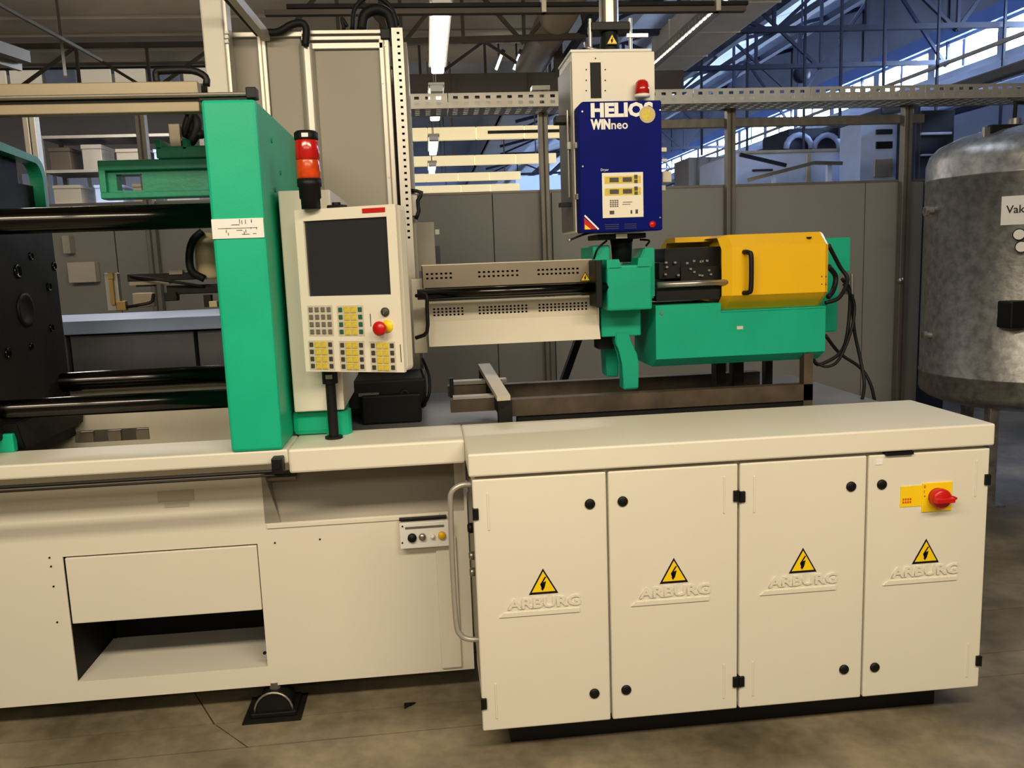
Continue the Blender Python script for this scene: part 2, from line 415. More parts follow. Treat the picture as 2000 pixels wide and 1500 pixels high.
# levelling foot below the base
t = thing('levelling_foot', 'black levelling foot with domed pad on the floor under the machine base', 'foot', (-.62, .42, 0))
MB().box(-.735, -.53, .335, .52, 0, .006).build('base_plate', 'oily', t)
MB().box(-.71, -.55, .36, .50, .006, .024, bev=.004).build('pad', 'rubber', t)
b = MB(); b.prism([(-.63+.062*math.cos(a*math.pi/12), .024+.062*math.sin(a*math.pi/12)) for a in range(13)], 'y', .375, .48)
b.build('dome', 'oily', t)
b = MB(); b.tube([(-.63+.067*math.cos(a*math.pi/12), .372, .024+.070*math.sin(a*math.pi/12)) for a in range(13)], .004, m=0, sub=1); b.build('rim', 'steel', t)
MB().cyl((-.63, .43, .08), (-.63, .43, .11), .02).build('spindle', 'steel', t)
p = PZ(800, 1378, 0)
tag(MB().prism([(p.x-.02, p.y+.012), (p.x+.022, p.y+.01), (p.x-.018, p.y-.022)], 'z', 0, .006).build('rubber_scrap', 'rubber'), 'small black triangular rubber scrap lying on the concrete floor', 'scrap')

# ================================================================== ELECTRICAL CABINET
def warning(cx, cz, w, y, parent, h=None):
    h = h or w*.87; b = MB()
    def tri(s, o): return [(cx-w/2*s, cz-h/2*s-0.0), (cx+w/2*s, cz-h/2*s), (cx, cz+h/2*s)]
    b.prism(tri(1, 0), 'y', y-.0012, y, 1)
    b.prism([(x, z-.0008) for x, z in tri(.80, 0)], 'y', y-.0020, y-.0012, 0)
    z0 = cz-h*.08; k = w/10
    bolt = [(cx+.5*k, z0+2.3*k), (cx-1.1*k, z0-.2*k), (cx-.05*k, z0+.05*k), (cx-.6*k, z0-1.7*k), (cx-1.0*k, z0-1.6*k), (cx-.35*k, z0-2.6*k), (cx+.35*k, z0-1.5*k), (cx-.1*k, z0-1.6*k), (cx+.95*k, z0+.75*k), (cx-.1*k, z0+.45*k), (cx+1.1*k, z0+2.3*k)]
    t = bmesh.new(); f = t.faces.new([t.verts.new((x, y-.0026, z)) for x, z in bolt]); bmesh.ops.triangulate(t, faces=[f])
    b._in(t, 1)
    return b.build('warning_sign', ['signyel', 'black'], parent, label='yellow triangular high-voltage sign with black bolt')
def cabinet():
    t = thing('electrical_cabinet', 'wide cream switch cabinet with four doors and red main switch', 'cabinet', (.95, .2, 0))
    b = MB(); b.box(.112, 1.79, .012, .455, .112, .945, bev=.003); b.build('carcass', 'cream', t)
    MB().box(.094, 1.803, -.026, .452, .948, ZT, bev=.006).build('lid', 'cream', t)
    MB().box(.2, 1.7, .08, .42, .0, .115).build('plinth', 'black', t)
    sl = RC(1732, 880, 1785, 887, -.024)
    MB().box(sl[0], sl[1], -.024, .0, .934, .945).build('vent_slot', 'black', t)
    X = [(.104, .522), (.529, .9475), (.9545, 1.376), (1.383, 1.797)]
    spec = [((1152, 984), (1161, 1354), 0, (1061, 1135), (1060, 1180)),
            ((1216, 979), (1223, 1347), 1, (1316, 1114), (1315, 1158)),
            ((1662, 950), (1648, 1307), 0, (1568, 1094), (1565, 1137)),
            ((1722, 946), (1708, 1303), 1, (1808, 1076), (1803, 1118))]
    for (x0, x1), (l1, l2, side, sg, lg) in zip(X, spec):
        d = MB().box(x0, x1, -.014, .010, .104, .936, bev=.005, seg=3).build('door', 'cream', t)
        for q in (l1, l2):
            p = P(*q, -.014)
            b = MB(); b.lathe([(.0165, 0), (.0165, -.004), (.012, -.007), (.0001, -.007)], (p.x, -.014, p.z), 20, axis='y')
            b.box(p.x-.009, p.x+.009, -.0225, -.020, p.z-.0018, p.z+.0018)
            b.build('lock', 'black', d)
        for z in (.828 if side == 0 else .832, .20):
            xx = x0-.002 if side == 0 else x1+.002
            s = 1 if side == 0 else -1
            b = MB(); b.box(min(xx, xx+s*.018), max(xx, xx+s*.018), -.021, .004, z-.018, z+.018, bev=.002)
            b.cyl((xx+s*.002, -.02, z-.018), (xx+s*.002, -.02, z+.018), .003, seg=8)
            b.build('hinge', 'black', d)
            h = MB(); xs = xx+s*.048; h.box(xs-.003, xs+.003, -.0165, -.012, z-.055, z+.065, bev=.001)
            h.build('hinge_rib', 'cream', d)
        p = P(*sg, -.014); warning(p.x, p.z, .094, -.014, d, .084)
        p = P(*lg, -.014)
        b = MB(); W_ = .235
        b.text('ARBURG', .058, lambda u, v, o: (p.x-W_/2+.008+u*1.0, -.0145-o, p.z-.008+v*.80), ext=.004, bold=.0016, sx=1.03)
        b.prism([(p.x-W_/2-.022, p.z-.033), (p.x+W_/2, p.z-.033), (p.x+W_/2, p.z-.020), (p.x-W_/2-.006, p.z-.020)], 'y', -.0185, -.013)
        b.build('embossed_lettering', 'cream', d)
        if side == 1 and x0 > 1.3:
            p = P(1717, 902, -.014); MB().box(p.x-.012, p.x+.012, -.016, -.013, p.z-.009, p.z+.009).build('sticker', 'white', d)
            a, c, e, f = RC(1758, 949, 1800, 989, -.014)
            b = MB(); b.box(a, c, -.016, -.013, e, f)
            for r_ in range(2):
                for k in range(4): b.box(a+.008+k*.008, a+.013+k*.008, -.0168, -.0158, e+.012+r_*.010, e+.019+r_*.010, m=1)
            b.build('yellow_tag', ['signyel', 'orlens'], d)
            a, c, e, f = RC(1800, 942, 1858, 998, -.014)
            b = MB(); b.box(a, c, -.018, -.013, e, f, bev=.001)
            for k, s_ in enumerate(('0', 'I', '+')):
                b.text(s_, .014, lambda u, v, o, k=k: (a+.004+u, -.0186-o, f-.016-k*.016+v), m=1)
            b.build('switch_plate', ['signyel', 'black'], d)
            p = P(1834, 972, -.03); q = (p.x, -.018, p.z)
            b = MB(); b.lathe([(.030, 0), (.030, -.010), (.033, -.014), (.033, -.030), (.026, -.036), (.0001, -.036)], q, 28, axis='y')
            b.box(p.x-.034, p.x+.030, -.072, -.050, p.z-.008, p.z+.008, bev=.003)
            b.prism([(p.x+.026, p.z-.012), (p.x+.050, p.z-.003), (p.x+.050, p.z+.003), (p.x+.026, p.z+.012)], 'y', -.050, -.032)
            b.build('main_switch', 'red', d, label='red rotary main switch knob')
    # grab handle and fittings on the left side
    pts = [P(*q, .05) for q in ((922, 946), (900, 948), (882, 962), (880, 990), (884, 1110), (891, 1215), (900, 1240), (915, 1248), (938, 1249))]
    MB().tube(pts, .009, 10).build('grab_handle', 'alu', t)
    MB().box(.1055, .112, .03, .43, .25, .86, bev=.002).build('side_plate', 'browngrey', t)
    for px, py, r in ((914, 1090, .014), (915, 1122, .014), (905, 1036, .017)):
        p = P(px, py, .10)
        MB().lathe([(r, 0), (r, -.012), (r*.7, -.018), (.0001, -.018)], (.106, .12, p.z), 16, axis='x').build('side_knob', 'black' if r > .015 else 'steel', t)
cabinet()

# ================================================================== FIXED PLATEN
def platen():
    t = thing('fixed_platen', 'tall glossy green fixed platen standing on the machine base', 'platen', (-.57, .6, ZT))
    MB().box(-.655, -.493, .192, 1.0, ZT, 2.112, bev=.010).build('casting', 'green', t)
    a, b_, c, d = -.655, -.497, 1.697, 1.757
    m = MB(); m.box(a+.002, b_, .188, .193, c, d)
    random.seed(3)
    for k in range(16):
        x = a+.010+random.random()*.13; z = c+.008+random.random()*.04
        if random.random() < .5: m.box(x, x+.006+random.random()*.02, .1872, .188, z, z+.0018, m=1)
        else: m.box(x, x+.0018, .1872, .188, z, z+.004+random.random()*.010, m=1)
    m.box(a+.02, b_-.02, .1872, .188, (c+d)/2, (c+d)/2+.0015, m=1)
    m.build('diagram_plate', ['white', 'keydark'], t, label='white plate with a line diagram')
    for yy, zz in ((.42, 2.02), (.42, 1.86), (.55, 1.93), (.50, 1.80)):
        MB().cyl((-.493, yy, zz), (-.489, yy, zz), .008, seg=10).build('side_bolt', 'greendk', t)
    m = MB(); m.box(-.493, -.33, .40, 1.0, ZT, 1.108, bev=.02)
    m.cyl((-.335, .42, ZT), (-.335, .42, 1.105), .045, seg=20); m.cyl((-.335, .95, ZT), (-.335, .95, 1.105), .045)
    m.build('foot_flange', 'green', t)
platen()
pa, pb, pc, pd = -.475, -.306, 1.112, 1.852
tag(MB().box(pa, pb, .36, .98, pc, pd, bev=.005).build('nozzle_shroud', 'cream'), 'tall cream shroud between the green platen and the control panel', 'guard')

# ================================================================== CONTROL PANEL (turned)
def control_panel():
    A = Vector((-.413, .27, 1.262)); B = Vector((-.087, .12, 1.262)); d = B-A; w = d.length; rz = math.atan2(d.y, d.x); H = .52
    t = thing('control_panel', 'cream operator control panel with dark screen, keypads and red stop button', 'control panel', A, rz)
    # local frame: x 0..w, y 0 (front) .. thickness, z 0..H
    m = MB(); m.box(0, w, .012, .078, 0, H, bev=.016, seg=3); m.build('housing', 'cream2', t, True)
    m = MB(); sx0, sx1, sz0, sz1 = .030, w-.032, .245, .484
    fn = lambda u, v, o: (u, 0+o, v)
    m.plate(.0, w, 0, H, [(sx0, sx1, sz0, sz1)], fn, .014); m.build('front_bezel', 'cream2', t, True)
    m = MB(); m.box(sx0-.003, sx1+.003, .0085, .013, sz0-.003, sz1+.003); m.build('screen', 'screen', t, True)
    m = MB(); m.box(.245, w-.035, -.002, .001, .498, .512); m.build('red_sticker', 'red', t, True)
    # key fields
    def L(px, py):  # photo position on the panel front
        n = Matrix.Rotation(rz, 3, 'Z') @ Vector((0, -1, 0)); r = ray(px, py)
        q = CAM + r*((A-CAM).dot(n)/r.dot(n)); q = Matrix.Rotation(-rz, 3, 'Z') @ (q-A); return q.x, q.z
    keyme = {}
    def key(cx, cz, s, h, mt):
        k = (round(s, 4), round(h, 4), mt)
        if k not in keyme:
            o = MB().box(-s/2, s/2, -.0035, .001, -h/2, h/2, bev=.0012, seg=1).build('key', mt, t, True); keyme[k] = o; o.location = (cx, 0, cz)
        else: copyp(keyme[k], (cx, 0, cz))
    def field(p0, p1):
        x0, z1 = L(*p0); x1, z0 = L(*p1); return x0, x1, z0, z1
    fields = [((601, 598), (652, 655)), ((659, 598), (712, 655)), ((603, 666), (654, 722)), ((663, 667), (714, 723)), ((723, 668), (774, 725))]
    for i, (p0, p1) in enumerate(fields):
        x0, x1, z0, z1 = field(p0, p1)
        MB().box(x0-.002, x1+.002, -.001, .002, z0-.002, z1+.002).build('key_field', 'beige', t, True)
        cw, ch = (x1-x0)/4, (z1-z0)/4
        if i == 0:
            for a in range(4):
                for b in range(4): key(x0+cw*(a+.5), z0+ch*(b+.5), cw*.66, ch*.66, 'keygrey')
        else:
            kc = 'keygreen' if i == 1 else 'keydark'
            for b in range(4):
                key(x0+cw*.45, z0+ch*(b+.5), cw*.62, ch*.62, kc); key(x1-cw*.45, z0+ch*(b+.5), cw*.62, ch*.62, kc)
                key(x0+cw*1.48, z0+ch*(b+.5), cw*.92, ch*.88, 'padyel'); key(x0+cw*2.52, z0+ch*(b+.5), cw*.92, ch*.88, 'padyel')
    x, z = L(753, 609)
    MB().lathe([(.014, 0), (.014, -.006), (.010, -.010), (.0001, -.010)], (x, 0, z), 20, axis='y').build('key_switch', 'keydark', t, True)
    MB().box(x-.002, x+.002, -.013, -.010, z-.007, z+.007).build('key_slot', 'steel', t, True)
    x, z = L(757, 637)
    MB().lathe([(.020, 0), (.020, -.003), (.0001, -.003)], (x, 0, z), 24, axis='y').build('stop_ring', 'signyel', t, True)
    x, z = L(748, 640)
    MB().lathe([(.011, -.003), (.011, -.020), (.022, -.026), (.023, -.034), (.018, -.041), (.0001, -.043)], (x+.004, 0, z), 28, axis='y').build('stop_button', 'red', t, True, 'red mushroom emergency stop button')
    x, z = L(724, 625); MB().box(x-.001, x+.001, -.0015, .0, z-.02, z+.02).build('print_line', 'keydark', t, True)
    x, z = L(783, 690); MB().box(x-.001, x+.001, -.0015, .0, z-.028, z+.028).build('print_line', 'keydark', t, True)
    # post
    c = Vector((-.345, .335, ZT)); q = MB()
    q.cyl(c, c+Vector((0, 0, .20)), .017); q.cyl(c+Vector((0, 0, .19)), c+Vector((0, 0, .25)), .026); q.cyl(c, c+Vector((0, 0, .008)), .03)
    q.build('support_post', 'black', t)
    q = MB(); q.box(c.x-.011, c.x+.011, c.y-.029, c.y-.02, 1.228, 1.242); q.build('clamp', 'steel', t)
    # black connectors on the top and cable bracket behind
    q = MB(); q.box(.10, .155, .03, .07, H-.002, H+.012, bev=.004); q.cyl((.125, .05, H+.010), (.125, .05, H+.02), .014); q.build('cable_gland', 'black', t, True)
control_panel()
def signal_tower():
    c = P(608, 400, .245); c.z = 1.782
    c.y = .235
    t = thing('signal_tower', 'red and orange signal lamp tower on top of the control panel', 'signal lamp', c)
    r = .036
    MB().lathe([(.030, 0), (.030, .03), (.034, .034), (.034, .066), (.038, .070), (.038, .092), (.0001, .092)], c, 24).build('socket', 'black', t)
    MB().lathe([(r, .092), (r, .100), (r+.001, .104), (r+.001, .146), (r, .150), (.0001, .150)], c, 28).build('orange_lens', 'orlens', t)
    MB().lathe([(r, .151), (r+.002, .155), (r, .205), (r-.003, .212), (.0001, .212)], c, 28).build('red_lens', 'redlens', t)
    MB().lathe([(r, .211), (r+.001, .214), (r+.001, .232), (r-.006, .238), (.0001, .239)], c, 28).box(c.x-.009, c.x+.011, c.y-r-.002, c.y-r+.002, c.z+.216, c.z+.228, m=1).build('cap', ['black', 'white'], t)
signal_tower()

# ================================================================== CLAMPING UNIT (left)
def tie(py_hi, py_lo, px, Y, lab):
    a, b_ = P(px, py_hi, Y), P(px, py_lo, Y); z = (a.z+b_.z)/2; r = (a.z-b_.z)/2
    o = MB(); o.lathe([(r, -2.4), (r, -.656)], (0, Y, z), 32, axis='x'); return tag(o.build('tie_bar', 'chromedk'), lab, 'tie bar', 'tie bars of the clamping unit')
tie(402, 452, 200, .42, 'thick dark upper front tie bar entering the green platen')
tie(760, 797, 430, .42, 'dark polished lower front tie bar just above the cream lip')
tie(713, 750, 430, .90, 'dark polished lower rear tie bar behind the front one')
def moving_platen():
    XF = -1.445
    t = thing('moving_platen', 'black oily moving platen on the tie bars at the left edge', 'platen', (-1.7, .6, 1.02))
    MB().box(-2.0, XF, .26, .97, 1.06, 1.79, bev=.012).build('block', 'oily', t)
    b = MB(); b.prism([(-2.0, .97), (XF+.02, .97), (XF+.02, 1.06), (-2.0, 1.06)], 'y', .44, .92, bev=.004); b.build('slide_foot', 'oily', t)
    b = MB(); b.prism([(.44, 1.02), (.92, 1.02), (.97, 1.12), (.40, 1.12)], 'x', XF-.3, XF+.05, bev=.004); b.build('shoe', 'rubber', t)
    for py, px, r in ((605, 50, .05), (530, 34, .02), (677, 60, .010), (560, 95, .014), (640, 100, .012), (520, 105, .014), (690, 15, .016), (500, 60, .012)):
        p = PX(px, py, XF)
        MB().lathe([(r*1.25, 0), (r*1.25, .004), (r, .006), (r*.8, .001), (.0001, .001)], (XF, p.y, p.z), 20, axis='x').build('mounting_bore', 'black' if r > .03 else 'chromedk', t)
    def arc(cx, cz, r, a0, a1, n=8): return [(cx+r*math.cos(math.radians(a0+(a1-a0)*k/n)), cz+r*math.sin(math.radians(a0+(a1-a0)*k/n))) for k in range(n+1)]
    a, c = PX(95, 395, XF), PX(84, 314, XF); a0 = PX(2, 280, XF); yb, zt, zt0, yf = a.y, c.z+.01, a0.z+.005, .2
    out = [(yf, 1.79), (yb, 1.79)]+arc(yb-.07, zt-.07, .07, 0, 85)+[(a0.y, zt0), (yf, zt0+.01)]
    inn = [(yf+.03, 1.815), (yb-.025, 1.815)]+arc(yb-.085, zt-.085, .06, 0, 85)+[(a0.y, zt0-.03), (yf+.03, zt0-.02)]
    bm = MB(); n = len(out); tt = bmesh.new()
    V = [[tt.verts.new((x, y, z)) for y, z in lst] for lst, x in ((out, XF), (inn, XF), (inn, XF-.05), (out, XF-.05))]
    for i in range(n):
        for q, w in ((0, 1), (1, 2), (2, 3), (3, 0)): tt.faces.new((V[q][i], V[q][(i+1) % n], V[w][(i+1) % n], V[w][i]))
    bm._in(tt, 0); bm.build('crown', 'greendk', t)
    h0, h1 = PX(36, 358, XF-.04), PX(78, 324, XF-.04)
    m = MB(); m.plate(yf+.02, yb-.02, 1.81, zt-.012, [(h0.y, h1.y, h0.z, h1.z)], lambda u, v, o: (XF-.04-o, u, v), .008); m.build('web', 'oily', t)
    a, b_, c, d = RC(0, 848, 26, 884, .40)
    MB().box(-1.75, b_, .40, .43, 1.02, d, bev=.004).build('slide_stop', 'green', t)
moving_platen()
def bracket():
    Y = .55
    t = thing('ejector_bracket', 'green cast bracket with long slot reaching left from the platen', 'bracket', (P(300, 390, Y).x, Y, P(300, 388, Y).z))
    x0, x1, z0, z1 = RC(197, 312, 405, 387, Y)
    h0, h1, h2, h3 = RC(228, 340, 278, 372, Y)
    x1 = -.653
    MB().plate(x0, x1, z0, z1, [(h0, h1, h2, h3)], lambda u, v, o: (u, Y+o, v), .05).build('slotted_plate', 'greendk', t)
    m = MB(); m.box(x0, x1, Y-.02, Y, z1-.035, z1, bev=.004); m.box(x0, x1, Y-.02, Y, z0, z0+.022, bev=.004); m.box(x0, x0+.022, Y-.02, Y, z0+.02, z1-.03, bev=.003)
    m.build('rib_frame', 'greendk', t)
    a, b_, c, d = RC(310, 290, 402, 312, Y)
    m = MB(); m.box(a, -.653, Y-.03, Y+.08, z1, z1+.040, bev=.004); m.box(a, a+.02, Y-.03, Y+.08, z1+.03, z1+.062, bev=.003); m.box(a+.09, a+.10, Y-.03, Y+.05, z1+.03, z1+.065)
    m.build('slide_block', 'greendk', t)
    m = MB(); q = RC(330, 215, 352, 285, Y+.05); m.box(q[0], q[1], Y+.04, Y+.08, z1+.04, 2.11, bev=.003); m.build('upright', 'browngrey', t)
    m = MB(); m.tube([P(352, 285, .62), P(375, 275, .60), P(385, 240, .6), P(372, 225, .62), P(365, 262, .62), P(395, 262, .6)], .016); m.tube([P(360, 268, .60), P(372, 225, .58), P(360, 220, .60)], .007)
    m.build('hose', 'rubber', t)
bracket()
def door_rail():
    t = thing('door_guide_rail', 'brown double guide rail of the safety door above the clamping unit', 'rail', (-1.2, .25, 2.08))
    m = MB(); m.box(-2.4, -.665, .215, .26, 2.135, 2.172, bev=.003); m.build('upper_profile', 'railbr', t)
    m = MB(); m.box(-2.4, -.665, .215, .26, 2.082, 2.112, bev=.003); m.build('lower_profile', 'railbr', t)
    m = MB(); m.box(-2.4, -.67, .245, .26, 2.10, 2.14); m.build('web', 'oily', t)
    m = MB(); m.cyl((-2.4, .200, 2.128), (-.50, .200, 2.128), .0065, seg=12); m.build('guide_rod', 'steel', t)
    m = MB(); q = RC(484, 178, 503, 198, .2); m.box(q[0]-.004, q[1]-.002, .19, .235, 2.114, 2.147, bev=.003); m.box(-.66, -.50, .205, .23, 2.112, 2.124); m.build('end_block', 'black', t)
    m = MB(); a, b_, c, d = RC(302, 135, 398, 156, .22)
    m.tube([(a, .24, c-.01), (a, .24, d-.004), (a+.02, .24, d), (b_-.04, .24, d), (b_, .24, d-.02), (b_, .24, c-.015)], .011, sub=3); m.build('handle', 'black', t)
    return t
door_rail()
def gripper():
    Y = .68
    t = thing('robot_gripper', 'metal robot gripper with black finger arms hanging in the mould space', 'gripper', P(320, 605, Y))
    MB().rect(206, 533, 232, 607, Y, .03, bev=.002).build('end_plate', 'steel', t)
    m = MB(); m.rect(214, 545, 222, 595, Y-.012, .012); m.rect(226, 588, 245, 607, Y-.02, .03, bev=.003); m.rect(210, 533, 220, 545, Y-.015, .015); m.build('clamp_block', 'brass', t)
    m = MB()
    m.rect(248, 533, 402, 548, Y, .04, bev=.003); m.rect(265, 552, 300, 560, Y, .03); m.rect(325, 556, 428, 574, Y, .05, bev=.003); m.rect(320, 570, 345, 588, Y-.01, .04, bev=.003)
    m.rect(398, 576, 412, 600, Y, .03); m.build('finger_arm', 'oily', t)
    m = MB(); m.rect(252, 549, 330, 556, Y-.005, .03); m.rect(258, 572, 300, 600, Y, .03, bev=.004); m.rect(330, 528, 356, 536, Y-.005, .03); m.build('linkage', 'browngrey', t)
    m = MB(); m.tube([P(245, 600, Y), P(270, 596, Y-.03), P(295, 590, Y-.02), P(300, 575, Y)], .006); m.tube([P(255, 540, Y), P(300, 545, Y-.04), P(350, 552, Y-.03), P(400, 560, Y)], .005)
    m.build('air_hose', 'rubber', t)
    m = MB(); m.rect(408, 588, 424, 600, Y-.01, .03, bev=.002); m.build('sensor', 'tan', t)
    # tan canister and cable
    m = MB(); p = P(408, 545, Y); q = P(404, 455, Y); m.lathe([(.040, p.z), (.046, p.z+.01), (.046, q.z-.02), (.034, q.z), (.0001, q.z)], (p.x, Y+.02, 0), 24); m.build('canister', 'tan', t)
    MB().bar((p.x, Y+.05, (p.z+q.z)/2), (-.71, 1.101, (p.z+q.z)/2), .04, .05).build('wrist_arm', 'alu', t)
    m = MB(); m.tube([P(395, 452, Y-.04), P(377, 470, Y-.04), P(370, 500, Y-.04), P(375, 530, Y-.04), P(400, 545, Y-.03)], .014); m.build('cable', 'rubber', t)
gripper()

# ================================================================== BED AND STEEL RAIL FRAME
tag(MB().box(-.42, 1.78, .47, 1.45, .93, .985, bev=.004).build('machine_bed', 'bed'), 'grey painted machine bed plate behind the cabinet lid', 'machine bed')
def bed_frame():
    t = thing('bed_rail_frame', 'brown rusty steel rail frame lying on the grey machine bed', 'frame', (.9, .7, .985))
    Yf, Yb = .56, .96
    zf0, zf1 = .985, 1.075
    a = P(1000, 790, Yf).x; b_ = P(1588, 760, Yf).x
    m = MB(); m.box(a, b_, Yf, Yf+.05, P(1300, 797, Yf).z, P(1300, 765, Yf).z); m.build('front_rail', 'rust', t)
    MB().box(a+.02, b_-.02, Yf+.01, Yf+.06, .985, P(1300, 797, Yf).z).build('rail_shade_strip', 'rubber', t)  # black strip painting the shadow gap under the front rail
    a2 = P(985, 760, Yb).x; m = MB(); m.box(a2, b_-.05, Yb, Yb+.05, P(1300, 775, Yb).z, P(1300, 735, Yb).z); m.build('rear_rail', 'rust', t)
    m = MB(); m.rect(875, 752, 985, 772, .80, .05); m.build('short_rail', 'rust', t)
    m = MB(); m.rect(880, 780, 968, 804, .60, .05); m.build('short_rail', 'rust', t)
    m = MB(); m.rect(880, 743, 990, 750, .80, .05); m.rect(885, 774, 965, 779, .60, .05); m.build('light_strip', 'steel', t)
    p0 = P(945, 714, .98); p1 = P(984, 778, .52)
    m = MB(); m.bar(p0, p1, .05, .018); m.build('cross_bar', 'beige', t)
    m = MB(); m.bar(p0-Vector((0, 0, .035)), p1-Vector((0, 0, .035)), .045, .05); m.prism([(.52, .985), (.60, .985), (.60, p1.z), (.52, p1.z-.01)], 'x', p1.x-.02, p1.x+.03); m.build('cross_beam', 'oily', t)
    m = MB(); x = P(1579, 730, Yf).x; m.box(x-.018, x+.018, Yf, Yf+.04, .985, P(1579, 688, Yf).z+.03); m.build('upright', 'rust', t)
    m = MB(); x = P(1503, 720, Yb).x; m.box(x-.018, x+.014, Yb, Yb+.04, 1.0, 1.22); m.build('upright', 'oily', t)
    for px in (882,): 
        x0, x1, z0, z1 = RC(px-4, 738, px+4, 776, .80); m = MB(); m.box(x0, x1, .785, .80, z0, z1); m.build('stop_post', 'black', t)
    for px in (1405, 1440):
        x = P(px, 715, .8).x; MB().box(x-.02, x+.02, .78, .84, .985, 1.24).build('strut', 'oily', t)
    m = MB(); m.prism([(P(1005, 770, .56).x, 1.0), (P(1060, 808, .56).x, .985), (P(1010, 815, .56).x, .985)], 'y', .54, .56); m.build('gusset', 'rust', t)
bed_frame()
t = thing('hydraulic_pump', 'black pump block with loose cable under the control panel', 'pump', P(750, 828, .75))
MB().rect(678, 742, 832, 800, .75, .3, bev=.01).build('body', 'rubber', t)
MB().rect(700, 768, 740, 774, .74, .02).build('badge', 'keygrey', t)
m = MB(); p = P(790, 770, .74); m.lathe([(.02, 0), (.02, -.02), (.012, -.02), (.0001, -.01)], (p.x, .75, p.z), 18, axis='y'); m.build('port', 'oily', t)
MB().box(-.28, -.05, .72, 1.0, .985, 1.10, bev=.008).build('mount', 'rubber', t)
m = MB(); m.tube([P(825, 700, .8), P(838, 735, .75), P(838, 770, .72), P(825, 795, .74)], .006); m.tube([P(822, 720, .8), P(830, 750, .76), P(826, 790, .75)], .005); m.build('cable', 'rubber', t)

